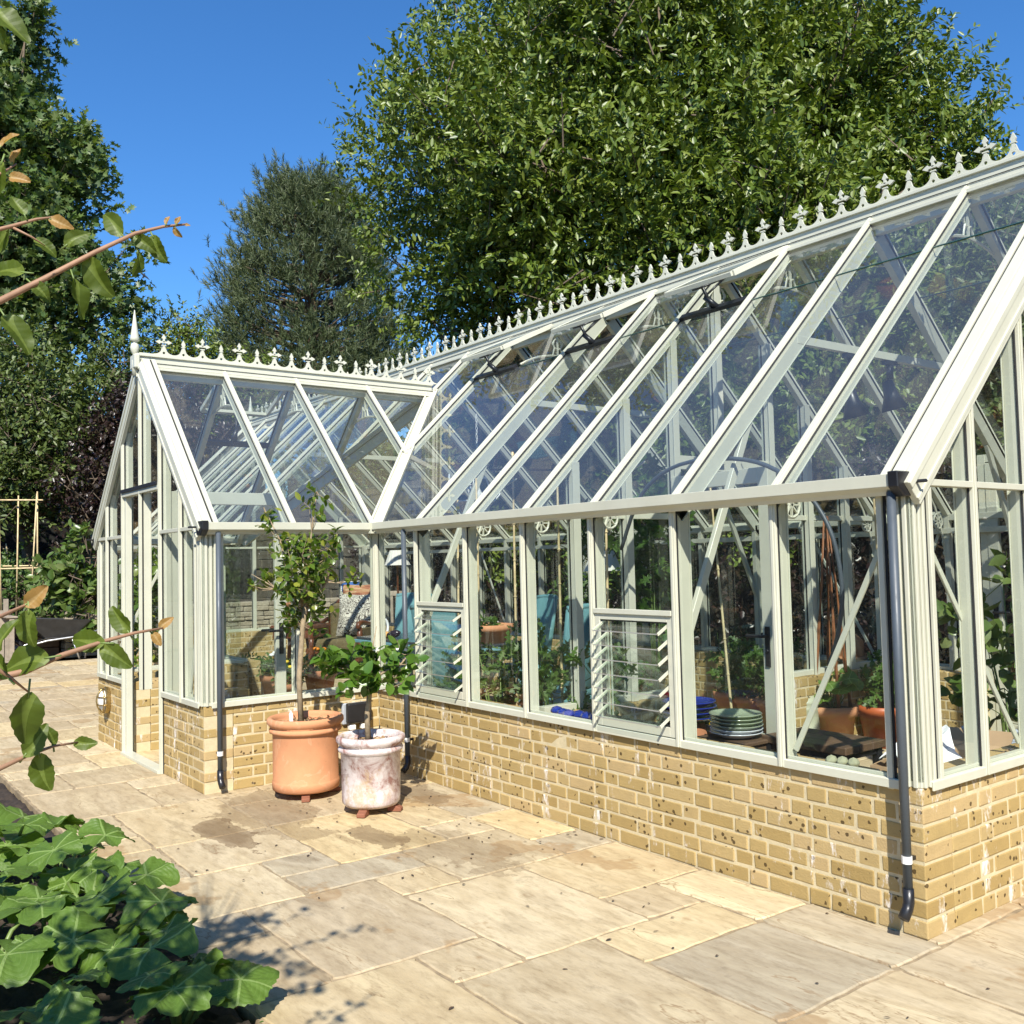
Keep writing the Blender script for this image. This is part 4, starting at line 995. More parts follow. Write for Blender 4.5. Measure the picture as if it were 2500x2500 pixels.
def uv_build(m, name, mat, parent, uvs):
    ob = m.build(name, mat, parent, True); me = ob.data; l = me.uv_layers.new(name='uv')
    idx = np.empty(len(me.loops), dtype=np.int32); me.loops.foreach_get('vertex_index', idx)
    l.data.foreach_set('uv', np.array(uvs, dtype=np.float32)[idx].ravel()); return ob
def squash(x, y, leaves, label, seed):
    rr = random.Random(seed); t = thing('squash_plant', label, 'vegetable plant', (x, y, 0), 0, 'squash plants in the bed beside the paving')
    for (dx, dy, z, s, az) in leaves:
        m = MB(); uvs = []; c = Vector((dx, dy, z)); a = Vector((math.cos(az), math.sin(az), rr.uniform(-.25, .1))); nr = Vector((rr.uniform(-.35, .35)+.12, rr.uniform(-.35, .35)-.22, 1))
        squash_leaf(m, rr, c, a, nr, s, uvs, lobes=rr.choice((5, 7)), deep=rr.uniform(.10, .24)); lf = uv_build(m, 'leaf', M['squash'], t, uvs)
        k = MB(); k.tube([(dx*.12, dy*.12, .0), (dx*.55, dy*.55, z*.75), c-a*.01], [.011, .009, .006], 7); k.build('stalk', M['stem'], lf, True)
    return t
rb = random.Random(31)
def ring(n, r, z, s):
    n, r, z, s = n-1, r*1.15, z*1.2, s*1.2; s0 = s
    return [(r*rb.uniform(.6, 1.15)*math.cos(i*2.4+rb.random()*.5), r*rb.uniform(.6, 1.15)*math.sin(i*2.4+rb.random()*.5), z*rb.uniform(.5, 1.2), s*rb.uniform(.55, 1.3), i*2.4+rb.random()) for i in range(n)]
for x, y, n, r, z, s, lab in [(3.30, -2.60, 8, .17, .17, .115, 'squash plant with a cupped bluish leaf overhanging the paving edge at the bottom'), (2.72, -2.66, 9, .20, .16, .115, 'squash plant whose big heart shaped leaf lies in sun by the pale slab'),
                              (2.15, -2.62, 8, .20, .17, .12, 'squash plant halfway up the bed beside the paving edge'), (1.60, -2.64, 8, .20, .20, .12, 'squash plant next to the maize seedling at the bed edge'),
                              (.95, -2.72, 8, .22, .2, .12, 'squash plant at the far visible end of the bed'), (3.25, -3.12, 8, .22, .16, .125, 'squash plant behind the overhanging one in the shaded bed'), (2.55, -3.12, 8, .22, .18, .125, 'squash plant in the middle of the bed among bare soil'), (1.9, -3.1, 8, .22, .2, .125, 'squash plant deep in the bed at the picture edge')]:
    squash(x, y, ring(n, r, z, s), lab, int(x*100))
# strappy seedlings along the edge
def blade(m, p, d, L, w_, rr, curl=.5):
    p, d = Vector(p), Vector(d).normalized(); s = d.cross(UP)
    s = s.normalized() if s.length > .01 else Vector((1, 0, 0)); pts = []
    for i in range(7):
        t = i/6; c = p+d*(L*t)-UP*(curl*L*t*t); pts.append((c, w_*(.5+1.2*t-1.7*t*t)))
    vs = [q for c, ww in pts for q in (c-s*ww/2, c-UP*ww*.15, c+s*ww/2)]
    m.add(vs, [(i*3+k, i*3+k+1, i*3+k+4, i*3+k+3) for i in range(6) for k in range(2)])
for i, (x, y, h, lab) in enumerate([(1.45, -2.50, .26, 'maize seedling with strappy leaves at the far part of the bed edge'), (2.38, -2.48, .17, 'small strappy maize seedling halfway along the bed edge'), (2.02, -2.78, .24, 'maize seedling among the squash leaves with a pale thick stem'), (2.95, -2.92, .2, 'maize seedling with a curled leaf at the lower edge of the bed')]):
    rr = random.Random(i); t = thing('maize_seedling', lab, 'seedling', (x, y, 0), 0, 'maize seedlings in the bed'); m = MB()
    m.tube([(0, 0, 0), (.005, 0, h*.5)], [.011, .007], 7); m.build('stem', M['stem'], t, True)
    for k in range(5):
        a = k*2.5+i; m = MB(); blade(m, (0, 0, h*(.15+.1*k)), (math.cos(a), math.sin(a), 1.1), h*rr.uniform(.7, 1), .035, rr, .45); m.build('leaf', M['leaf_vine'], t, True)
m = MB(); rr = random.Random(3)
for k in range(5): blade(m, (3.22+rr.uniform(-.04, .04), -2.42+rr.uniform(-.02, .02), 0), (rr.uniform(-.4, .5), rr.uniform(-.1, .5), 1.3), rr.uniform(.08, .17), .006, rr, .2)
tag(m.build('grass_tuft', M['leaf_shrub'], smooth=True), 'few thin grass blades at the paving edge by the overhanging squash leaf', 'grass tuft')
rg2 = np.random.default_rng(77); n = 2600; px = rg2.uniform(.4, 4.1, n); py = -2.40-np.abs(rg2.normal(0, .35, n)); k_ = np.sin(px*9)*np.cos(py*8) > .1; px, py = px[k_], py[k_]; n = len(px)
tag(leaf_mesh('weeds', np.stack([px, py, .01+.03*rg2.random(n)], 1), rg2.normal(size=(n, 3))*[1, 1, .4], rg2.normal(size=(n, 3))*.4+[0, 0, 1], .014+.012*rg2.random(n), .009+.006*rg2.random(n), M['leaf_herb']), kind='stuff')

# ------------------------------------------------------------------ apple tree at the camera's left: boughs reach into view, its crown shades the paving
ap = thing('apple_tree', 'young apple tree whose leafy twigs reach in from the left edge', 'tree', (5.0, -3.95, 0))
ao = Vector((5.0, -3.95, 0)); ra = random.Random(4); rap = np.random.default_rng(4)
m = MB(); m.tube([(0, 0, 0), (.02, .02, .9), (-.05, .06, 1.8), (-.1, .1, 2.9)], [.04, .034, .024, .01], 9); m.build('trunk', M['bark'], ap, True)
T_ = np.array([(0, 0, 0), (-.36, .18, .08), (-.5, .45, .14), (-.36, .75, .10), (0, 1, -.12), (.36, .75, .10), (.5, .45, .14), (.36, .18, .08), (0, .33, -.02), (0, .68, -.03)])
TQ = [(0, 8, 2, 1), (8, 9, 3, 2), (0, 7, 6, 8), (8, 6, 5, 9), (9, 5, 4, 3)]
tb = MB(); AS, AD = [], []
for k in range(150):
    h = rap.uniform(.85, 3.0); a = rap.uniform(0, 2*math.pi); l = rap.uniform(.25, .72); s = np.array([-.03, .04, h-.25]); e = np.array([l*math.cos(a)-.05, l*math.sin(a)*.8-.05, h+.1])
    q = Vector(e)+ao-CAM; dpt = q.dot(_f)
    if dpt > .1 and 1250+FPX*q.dot(CR)/dpt > -260 and 1250-FPX*q.dot(CU)/dpt > -200: continue
    tb.tube([s, (s+e)/2+[0, 0, -.02], e], [.010, .006, .002], 5, cap=False); AS.append(e); AD.append(norm((e-s)[None])[0]); AS.append((s+e)/2); AD.append(norm((e-s)[None])[0])
AS, AD = np.array(AS), np.array(AD); p, ax, nr, LL, W = sprays(rap, AS, AD, np.full(len(AS), .26), 7, .062, .042, .3, 1.0)
pp = p+np.array(ao)-np.array(CAM); dd_ = pp@np.array(_f); xx = 1250+FPX*(pp@np.array(CR))/np.maximum(dd_, .05); yy = 1250-FPX*(pp@np.array(CU))/np.maximum(dd_, .05); kk = ~((dd_ > 0) & (xx > -120) & (yy > -110))
pw = p+np.array(ao); tz = pw[:, 2]/math.tan(SUN_EL); sx_, sy_ = pw[:, 0]-SUN_X*tz, pw[:, 1]-SUN_Y*tz
kk &= (sy_ < -2.36) | (((sx_-3.0)/.55)**2+((sy_+2.05)/.45)**2 < 1)
leaf_mesh('crown', p[kk], ax[kk], nr[kk], LL[kk], W[kk], M['leaf_vine'], ap, T_, TQ, True)
def bough(pts, rad):
    w = [at(x, y, d)-ao for x, y, d in pts]; tb.tube(w, [rad*(1-.7*i/(len(w)-1)) for i in range(len(w))], 7)
def aleaf(x, y, d, tx, ty, s, tip=False, toward=0.0, roll=0.0):
    s *= .78 if not tip else .6; roll += ra.uniform(-.5, .5)
    """leaf stalk at (x, y), its tip pointing along (tx, ty) across the view"""
    c = at(x, y, d)-ao; a = (CR*tx-CU*ty-_f*toward).normalized(); m = MB(); uvs = []
    nr = (-_f*(1-abs(roll)*.6)+CU*.35+CR*roll*1.2); b = a.cross(nr).normalized(); nn = b.cross(a); N = 9; vs = []; ph = ra.random()*6
    rows = 13; bend = ra.uniform(.1, .42)
    for i in range(rows):
        t = i/(rows-1); wv = (math.sin(math.pi*min(1, t*.93+.035))**.75)*(1-.30*t)*.345*s
        for k in range(N):
            u = (k/(N-1)-.5)*2; ser = (1+.09*(i % 2)*(abs(u) > .9))
            vs.append(c+a*(s*t)+b*(u*wv*ser)+nn*(abs(u)*wv*.42-bend*s*t*t+.035*s*math.sin(9*t+ph)*u+.02*s*math.sin(17*t+2*ph)*abs(u))+b*(.12*s*math.sin(2.2*t+ph)*t))
            uvs.append((.5+u*.25, t*1.2))
    m.add(vs, [(i*N+k, i*N+k+1, (i+1)*N+k+1, (i+1)*N+k) for i in range(rows-1) for k in range(N-1)])
    k2 = MB(); k2.tube([c-a*s*.25, c, c+a*s*.1], .0012, 5); lf = uv_build(m, 'leaf', M['apple_tip' if tip else 'apple'], ap, uvs); k2.build('leaf_stalk', M['stem'], lf, True)
d1 = 1.32
bough([(-160, 790, 1.18), (0, 735, 1.24), (110, 680, 1.28), (230, 617, d1), (330, 570, 1.36), (400, 553, 1.4), (452, 548, 1.42)], .0052)
bough([(-160, 600, 1.2), (30, 552, 1.28), (90, 535, 1.3), (150, 528, 1.32)], .0035); bough([(30, 555, 1.28), (80, 580, 1.29), (110, 600, 1.3)], .002)
bough([(-160, 1690, 1.05), (60, 1640, 1.12), (150, 1600, 1.15), (260, 1564, 1.2), (330, 1545, 1.22), (400, 1533, 1.25)], .0045)
bough([(-160, 1950, 1.05), (0, 1876, 1.1), (70, 1843, 1.14), (130, 1822, 1.17), (190, 1812, 1.2)], .0035)
bough([(-120, 1530, 1.0), (0, 1505, 1.05), (60, 1478, 1.1), (110, 1455, 1.12)], .003)
bough([(-120, 470, 1.1), (0, 425, 1.15), (40, 400, 1.17)], .003); bough([(-60, 1600, 1.0), (20, 1650, 1.03), (70, 1690, 1.05)], .003)
for a in [(300, 575, 1.36, -.55, -.55, .058), (215, 630, d1, .45, .75, .075), (160, 600, 1.3, .25, -.2, .045), (330, 575, 1.37, .35, .35, .045), (372, 575, 1.38, .45, .9, .052), (336, 615, 1.37, .1, 1, .045, False, 0, .6), (180, 680, 1.3, .35, 1, .07, False, 0, .8),
          (75, 690, 1.27, .35, .3, .04), (60, 665, 1.27, -1, -.1, .062), (10, 770, 1.22, .6, .9, .07, False, 0, .5), (120, 535, 1.31, .9, .15, .05, True), (60, 525, 1.29, -.3, -.6, .04), (85, 585, 1.3, .8, .5, .04), (20, 560, 1.28, -.8, .9, .05), (20, 430, 1.16, .9, .25, .042, True), (30, 400, 1.17, .35, -.9, .035, True), (0, 360, 1.15, .5, -.5, .045, True), (5, 395, 1.15, -.2, .6, .05),
          (-20, 20, 1.0, .5, .35, .06), (-10, 60, 1.0, .2, .8, .035), (405, 548, 1.4, .25, -.9, .022, True), (430, 548, 1.41, .3, -.9, .022, True), (425, 555, 1.41, .5, .9, .028, True), (450, 548, 1.42, .9, .1, .014, True),
          (315, 1545, 1.22, -.45, -.75, .052), (390, 1535, 1.25, .5, -.6, .034, True), (370, 1545, 1.24, .6, .6, .034, True), (255, 1570, 1.19, -1, -.05, .06), (245, 1580, 1.19, .9, .45, .055), (120, 1605, 1.12, -.9, .15, .072), (70, 1490, 1.1, .05, 1, .055), (60, 1478, 1.1, .7, -.5, .055, True),
          (20, 1655, 1.03, -.5, -.5, .05), (70, 1690, 1.05, -.1, 1, .075, False, 0, .8), (130, 1822, 1.17, -.15, -1, .035, False, 0, .5), (180, 1815, 1.2, .9, -.1, .036, False, 0, .4), (95, 1840, 1.15, .3, 1, .06), (60, 1845, 1.13, .35, -.5, .05, False, 0, .3), (-10, 1600, 1.0, .2, -.6, .05)]: aleaf(*a)
tb.build('branches', plain('apple_twig', (.30, .17, .10), .6, var=.2, scale=30), ap, True)

# ------------------------------------------------------------------ far end of the patio: stone wall, raised bed, barrow, planter, canes
def dry_wall(name, label, x0, y0, dx, dy, L, h, seed, depth=.35, size=.26, mat='stone', ch=.105):
    rr = random.Random(seed); d = Vector((dx, dy, 0)).normalized(); nrm_ = Vector((-d.y, d.x, 0)); o = Vector((x0, y0, 0)); m = MB(); z = 0
    while z < h-.03:
        hh = rr.uniform(.65, 1.3)*ch; hh = min(hh, h-z) if h-z-hh > .04 else h-z; s = 0
        while s < L:
            l = min(rr.uniform(.6, 1.6)*size, L-s)
            if l > .05:
                j = lambda q: rr.uniform(-q, q); e = rr.uniform(-.02, .02); c = []
                for zz in (z+.006, z+hh-.006):
                    for dd in (-depth/2+e, depth/2+e):
                        for ss in (s+.006, s+l-.006): c.append(o+d*(ss+j(.008))+nrm_*(dd+j(.01))+UP*(zz+j(.008)))
                m.add(c, [(0, 2, 3, 1), (4, 5, 7, 6), (0, 1, 5, 4), (2, 6, 7, 3), (0, 4, 6, 2), (1, 3, 7, 5)])
            s += l
        z += hh
    t = m.build(name, M[mat], None, bevel=.014, seg=2); tag(t, label, 'wall')
    k = MB(); k.bar(o+UP*h*.49+d*.01, o+d*(L-.01)+UP*h*.49, h*.96, depth*.86, nrm_); k.build('core', M['dark_stone'], t); return t
dry_wall('stone_wall', 'low dry stone retaining wall of pale rubble beyond the wheelbarrow', -12.35, .30, 0, 1, 7.2, .86, 3)
dry_wall('garden_wall', 'tall dark stone boundary wall seen through the roof of the cross wing', -20, 7.2, 1, -.02, 17.5, 3.3, 4, .4, .5, 'dark_stone', .24)
sb = MB(); sb.box(-22, -12.55, -14, 7.0, -.05, .62); tag(sb.build('terrace_ground', M['soil']), kind='structure')
m = MB()
for z in (.0, .2, .4): m.box(-12.55, -12.42, -6.0, .26, z, z+.19)
tag(m.build('sleeper_edging', M['wood_dark'], bevel=.01), 'dark timber sleeper edging of the raised bed behind the wheelbarrow', 'edging')
# wheelbarrow, seen side on
wb = thing('wheelbarrow', 'black metal wheelbarrow parked at the far end of the paving', 'wheelbarrow', (-11.95, .02, 0), R(90))
m = MB(); t0 = [(-.52, -.30), (.62, -.34), (.62, .34), (-.52, .30)]; b0 = [(-.12, -.18), (.34, -.2), (.34, .2), (-.12, .18)]
vs = [(x, y, .78 if x < 0 else .70) for x, y in t0]+[(x, y, .40) for x, y in b0]; vi = [(x*.96, y*.95, z-.012) for x, y, z in vs[:4]]+[(x*.96, y*.95, .415) for x, y in b0]
m.add(vs+vi, [(4, 5, 6, 7)[::-1], (0, 1, 5, 4), (1, 2, 6, 5), (2, 3, 7, 6), (3, 0, 4, 7), (12, 13, 14, 15), (8, 12, 13, 9), (9, 13, 14, 10), (10, 14, 15, 11), (11, 15, 12, 8), (0, 8, 9, 1), (1, 9, 10, 2), (2, 10, 11, 3), (3, 11, 8, 0)])
m.build('tray', plain('worn_black_steel', (.025, .025, .026), .55, var=.4), wb, bevel=.01)
for s in (-1, 1):
    m = MB(); m.tube([(-.62, s*.06, .22), (-.1, s*.22, .36), (.5, s*.27, .42), (.95, s*.30, .58)], .017, 8); m.build('handle', M['metal'], wb, True)
    m = MB(); m.tube([(.30, s*.23, .39), (.42, s*.25, .02), (.52, s*.25, .02), (.56, s*.26, .44)], .014, 7); m.build('leg', M['metal'], wb, True)
m = MB(); m.tube([(-.62+.175*math.cos(t), 0, .21+.175*math.sin(t)) for t in [2*math.pi*i/24 for i in range(25)]], .038, 10, cap=False); wh = m.build('wheel', M['rubber'], wb, True)
m = MB(); m.lathe([(0, -.03), (.13, -.02), (.13, .02), (0, .03)], 16, (-.62, 0, .21), axis=(0, 1, 0)); m.build('rim', M['metal'], wh, True)
# wooden planter at the left edge
pl = thing('wooden_planter', 'grey slatted wooden planter with a tall back post at the patio end', 'planter', (-12.1, -.95, 0))
for x, y, h in ((.28, .33, .78), (.28, -.33, .78), (-.28, .33, 1.1), (-.28, -.33, 1.1)):
    m = MB(); m.box(x-.04, x+.04, y-.04, y+.04, 0, h); m.build('post', M['wood_grey'], pl, bevel=.006)
m = MB()
for k in range(8): m.box(.265, .30, -.30+k*.075, -.235+k*.075, .06, .50)
m.box(.262, .305, -.3, .3, .501, .58); m.box(.262, .305, -.3, .3, .02, .059); m.build('front_panel', M['wood_grey'], pl, bevel=.004)
m = MB(); m.box(-.28, .26, -.33, -.29, .02, .56); m.box(-.28, .26, .29, .33, .02, .56); m.box(-.32, -.28, -.30, .30, .02, .9); m.box(-.30, .26, -.29, .29, .40, .44); m.build('side_panel', M['wood_grey'], pl, bevel=.004)
m = MB(); m.box(-.33, .34, .24, .42, .781, .81); m.box(-.33, .34, -.42, -.24, .781, .81); m.build('armrest', M['wood_grey'], pl, bevel=.006)
# bean frames of bamboo canes
def cane_frame(name, label, uprights, rails, loc):
    t = thing(name, label, 'cane frame', loc, 0, 'bamboo frames in the raised bed')
    for a, b in uprights: m = MB(); m.tube([a, b], [.019, .014], 6); m.build('cane', M['cane'], t, True)
    for a, b in rails: m = MB(); m.tube([a, b], .016, 6); m.build('rail', M['cane'], t, True)
lz = .55
q = lambda px, py, d=19.6: at(px, py, d)
fr0 = Vector((-13.0, -.6, lz))
pr_ = lambda px, py, d: q(px, py, d)-fr0
cane_frame('bean_trellis', 'bamboo bean frame with three tall canes and two crossbars', [(pr_(40, 1510, 19.8), pr_(45, 1210, 19.8)), (pr_(74, 1505, 19.2), pr_(90, 1205, 19.2)), (pr_(92, 1505, 19.8), pr_(91, 1200, 19.6)), (pr_(4, 1510, 19.5), pr_(-3, 1260, 19.5))],
           [(pr_(-40, 1221, 19.7), pr_(107, 1221, 19.6)), (pr_(-40, 1390, 19.5), pr_(108, 1386, 19.5)), (pr_(-40, 1383, 20.3), pr_(100, 1381, 20.3))], fr0)
fr1 = Vector((-16.2, -1.2, lz)); cane_frame('bean_trellis', 'distant pair of crossed canes tied at the tip behind the bean frame', [(at(11, 1400, 23)-fr1, at(15, 1327, 23)-fr1), (at(20, 1400, 23)-fr1, at(15, 1327, 23)-fr1)], [(at(8, 1340, 23)-fr1, at(21, 1340, 23)-fr1)], fr1)

# ------------------------------------------------------------------ vegetation
def shrub(name, label, cat, seed, base, clus, per, twig, k, leaf, width, mat, group=None, r0=.03, every=1, dr=200, out=.8, tmpl=LEAF, quads=LEAF_Q, crown='foliage'):
    return make_tree(name, label, cat, np.random.default_rng(seed), base, clus, per, twig, k, leaf, width, mat, r0, 'bark', group, tmpl, quads, out, dr, every, crown)
# the great broad tree behind the roof
r = np.random.default_rng(11); RV, FV = np.array([.6, .8, 0]), np.array([-.8, .6, 0]); C0 = np.array([-2.55, 6.05, 5.4])
def big_lumps(n):
    out = []
    while len(out) < n:
        u = r.normal(size=3); u /= np.linalg.norm(u); t = .35+.65*r.random()**.5
        a, b, z = u*t
        if b > .55: continue
        p = C0+RV*(a*4.0*(1-.10*max(0, -z)))+FV*(b*2.9)+np.array([0, 0, z*5.6])
        if p[2] < 1.6 or (p[1] < 4.9 and p[2] < 4.6): continue
        s = r.uniform(.55, 1.0); out.append((p, (s, s, s*.85)))
    return out
make_tree('broadleaf_tree', 'huge bright green broadleaf tree filling the sky behind the greenhouse', 'tree', np.random.default_rng(2), (-2.9, 7.3, 0), big_lumps(250), 46, .46, 15, .102, .060, 'leaf_big', .28, twigs_drawn=1500, every=2)
r = np.random.default_rng(12)
make_tree('broadleaf_tree', 'lower leafy tree behind the right part of the greenhouse', 'tree', np.random.default_rng(3), (2.6, 8.6, 0), lumps(r, (2.2, 7.6, 2.9), (2.6, 1.6, 1.9), 34, .8), 40, .5, 11, .115, .062, 'leaf_olive', .14, twigs_drawn=500, every=2)
# pine
def pine():
    rng = np.random.default_rng(9); base = np.array(at(765, 1400, 31)); base[2] = 0; H = 14.2; z0 = 5.4
    t = thing('pine_tree', 'dense rounded pine with dusty green needles against the blue sky', 'tree', base)
    S, Dd = [], []; br = MB()
    for k in range(400):
        z = z0+(H-z0-.3)*rng.random()**.9; f = (z-z0)/(H-z0); R_ = 3.3*(1-f**2.1)**.62*(.72+.28*min(1, f*5+.3)); a = rng.uniform(0, 2*math.pi); rr_ = R_*(.35+.65*rng.random()**.45)
        c = np.array([rr_*math.cos(a), rr_*math.sin(a), z]); br.tube([(0, 0, z-.5*rr_*.5), c*[.55, .55, 1]-[0, 0, .25], c], [.055, .035, .012], 4, cap=False)
        n = rng.integers(16, 28); u = rng.normal(size=(n, 3))*[.36, .36, .26]
        S.append(c+u); Dd.append(norm(np.array([math.cos(a)*.55, math.sin(a)*.55, .85])+rng.normal(size=(n, 3))*.30))
    S, Dd = np.concatenate(S), np.concatenate(Dd); per = 26; n = len(S)
    tt = rng.random((n, per)); p = S[:, None]+Dd[:, None]*(tt*.34)[:, :, None]
    ax = Dd[:, None]*(.55+.5*tt[:, :, None])+rng.normal(size=(n, per, 3))*.42
    NT = np.array([(-.5, 0, 0), (.5, 0, 0), (.15, 1, 0), (-.15, 1, 0)])
    leaf_mesh('crown', p.reshape(-1, 3), ax.reshape(-1, 3), rng.normal(size=(n*per, 3)), .17, .019, M['needle'], t, NT, [(0, 1, 2, 3)])
    tm = MB(); tm.tube([(0, 0, 0), (.05, 0, 5), (0, .1, 10), (0, 0, H-.8)], [.26, .2, .13, .03], 9); tm.build('trunk', plain('pine_bark', (.22, .13, .07), .9, var=.4), t, True); br.build('branches', M['bark'], t, True)
pine()
MT = np.array([(0, 0, 0), (-.55, .22, .1), (-.24, .42, .02), (-.5, .78, .1), (-.1, .72, 0), (0, 1.08, -.08), (.1, .72, 0), (.5, .78, .1), (.24, .42, .02), (.55, .22, .1)])
MTQ = [(0, 2, 1), (0, 9, 8), (2, 4, 3), (8, 7, 6), (0, 8, 6), (0, 6, 4), (0, 4, 2), (4, 6, 5)]
def view_lumps(seed, items, dz=1.0):
    """lumps round photo-measured centres: (px, py, depth, radius, count, size)"""
    r = np.random.default_rng(seed); out = []
    for px, py, d, rad, n, s in items: out += lumps(r, np.array(at(px, py, d)), (rad, rad, rad*.9), n, s, .2)
    return out
make_tree('maple_tree', 'tall open maple at the left edge, spreading branches against the sky', 'tree', np.random.default_rng(14), tuple(np.array(at(-330, 1300, 23))*[1, 1, 0]),
          view_lumps(1, [(-40, 120, 23, 1.15, 13, .55), (60, 330, 23, 1.35, 20, .55), (110, 520, 22.6, 1.25, 17, .5), (0, 640, 22.4, 1.5, 18, .6), (190, 420, 23, .5, 4, .4), (90, 60, 23, .42, 4, .32), (150, 690, 22.5, .9, 8, .42), (-150, 300, 23.5, 1.4, 14, .6), (310, 630, 22.6, .30, 3, .22), (270, 760, 22.4, .55, 5, .35), (100, 800, 22.3, 1.0, 9, .5)]),
          30, .5, 9, .175, .165, 'leaf_maple', .2, tmpl=MT, quads=MTQ, twigs_drawn=700)
make_tree('hornbeam_tree', 'broad olive green tree in sun below the maple', 'tree', np.random.default_rng(15), tuple(np.array(at(60, 1380, 21.5))*[1, 1, 0]),
          view_lumps(2, [(40, 960, 21.5, 1.2, 14, .6), (170, 990, 21, 1.0, 12, .55), (60, 1090, 20.8, 1.1, 14, .55), (210, 1100, 20.6, .8, 9, .5), (-90, 1010, 21.3, 1.2, 10, .6), (260, 920, 21.5, .7, 8, .5), (120, 1180, 20.8, .8, 9, .5), (20, 1190, 21, .8, 8, .5)]), 30, .5, 10, .13, .085, 'leaf_olive', .16, twigs_drawn=400)
make_tree('slender_tree', 'feathery green treetop just behind the finial of the wing', 'tree', np.random.default_rng(16), tuple(np.array(at(440, 1300, 26))*[1, 1, 0]),
          view_lumps(3, [(430, 860, 26, .9, 10, .45), (400, 800, 26, .4, 5, .3), (470, 800, 26, .5, 6, .3), (330, 900, 26, .9, 9, .5), (480, 900, 26, .7, 7, .5), (400, 1000, 26, 1.2, 12, .6), (560, 960, 27, 1.2, 12, .6)]), 26, .45, 9, .12, .07, 'leaf_big', .1, twigs_drawn=300)
make_tree('copper_beech', 'dark purple copper beech tree beside the wing gable', 'tree', np.random.default_rng(17), tuple(np.array(at(265, 1400, 20))*[1, 1, 0]),
          view_lumps(4, [(250, 1180, 20, .75, 12, .45), (300, 1050, 20, .7, 10, .45), (330, 1200, 20.2, .9, 12, .5), (240, 1290, 20, .6, 8, .4), (420, 1100, 21, 1.1, 14, .6)]), 34, .4, 10, .10, .07, 'leaf_purple', .12, twigs_drawn=250)
# backdrop hedge coloured like the shade under the trees, copper beech hedge behind the greenhouse
def hedge(name, label, seed, x0, x1, y0, y1, h, n, leaf, width, mat, core=(.006, .006, .004), top=.25):
    rng = np.random.default_rng(seed); t = thing(name, label, 'hedge', ((x0+x1)/2, (y0+y1)/2, 0)); c = np.array([(x0+x1)/2, (y0+y1)/2, 0])
    dx, dy = x1-x0, y1-y0; u = rng.random(n); face = rng.random(n); p = np.empty((n, 3)); nr = np.empty((n, 3))
    sx = np.where(face < .46, 0, np.where(face < .56, 1, np.where(face < .86, 2, 3)))
    p[:, 0] = x0+dx*rng.random(n); p[:, 1] = y0+dy*rng.random(n); p[:, 2] = h*rng.random(n); nr[:] = [0, -1, .3]
    bmp_ = .16*np.sin(p[:, 0]*3.1)*np.sin(p[:, 2]*3.7+p[:, 0])+.10*np.sin(p[:, 0]*7+p[:, 2]*6)
    dep_ = np.abs(rng.normal(0, .13, n))
    k = sx == 0; p[k, 1] = y0+dep_[k]-bmp_[k]
    k = sx == 1; p[k, 0] = x1-dep_[k]+bmp_[k]*.5; nr[k] = [1, 0, .3]
    k = sx == 2; p[k, 2] = h-dep_[k]+top*np.sin(p[k, 0]*2.3)*.4+rng.normal(0, top*.35, k.sum()); nr[k] = [0, -.2, 1]
    k = sx == 3; p[k, 1] = y0+.15+dy*.5*rng.random(k.sum())
    leaf_mesh('foliage', p-c, rng.normal(size=(n, 3))+nr*.5+[0, 0, -.2], nr+rng.normal(size=(n, 3))*.8, leaf*(.6+.8*rng.random(n)), width*(.6+.8*rng.random(n)), M[mat], t)
    m = MB(); m.box(-dx/2+.25, dx/2-.25, -dy/2+.28, dy/2-.2, 0, h-.25); m.build('shade_core', plain(name+'_inside', core, .95, var=.5, scale=6), t)  # solid near-black box stands in for the shade inside the hedge
hedge('copper_beech_hedge', 'long dark purple beech hedge close behind the greenhouse', 40, -10.5, 8.5, 5.15, 6.2, 2.45, 46000, .085, .06, 'leaf_purple')
hedge('shade_yew_hedge', 'almost black backdrop hedge at the left, its colour standing in for deep shade under the trees', 41, -22.5, -20.8, -10, 8, 6.0, 30000, .10, .05, 'leaf_yew')  # leaves coloured near black to paint the hollow beneath the canopy
hedge('laurel_hedge', 'dark evergreen hedge closing the garden beyond the stone wall', 42, -21, -9.5, 8.1, 9.2, 4.6, 16000, .12, .06, 'leaf_olive')
hedge('tall_screen_hedge', 'tall dark green screen of evergreens behind the great tree', 43, -18, 16, 11.2, 12.6, 7.4, 42000, .16, .08, 'leaf_olive')
hedge('reflection_hedge', 'unseen hedge added across the garden to be mirrored dark in the front panes', 44, -26, 3, -12.6, -11.4, 4.4, 14000, .16, .09, 'leaf_olive')  # out of view, added only for its dark reflection in the panes
hedge('side_reflection_hedge', 'unseen hedge added beyond the near gable so panes mirror leaves instead of sky', 45, 13.4, 14.6, -4, 24.0, 5.5, 14000, .16, .09, 'leaf_olive')  # added out of view; its leaves replace bright sky in side pane reflections
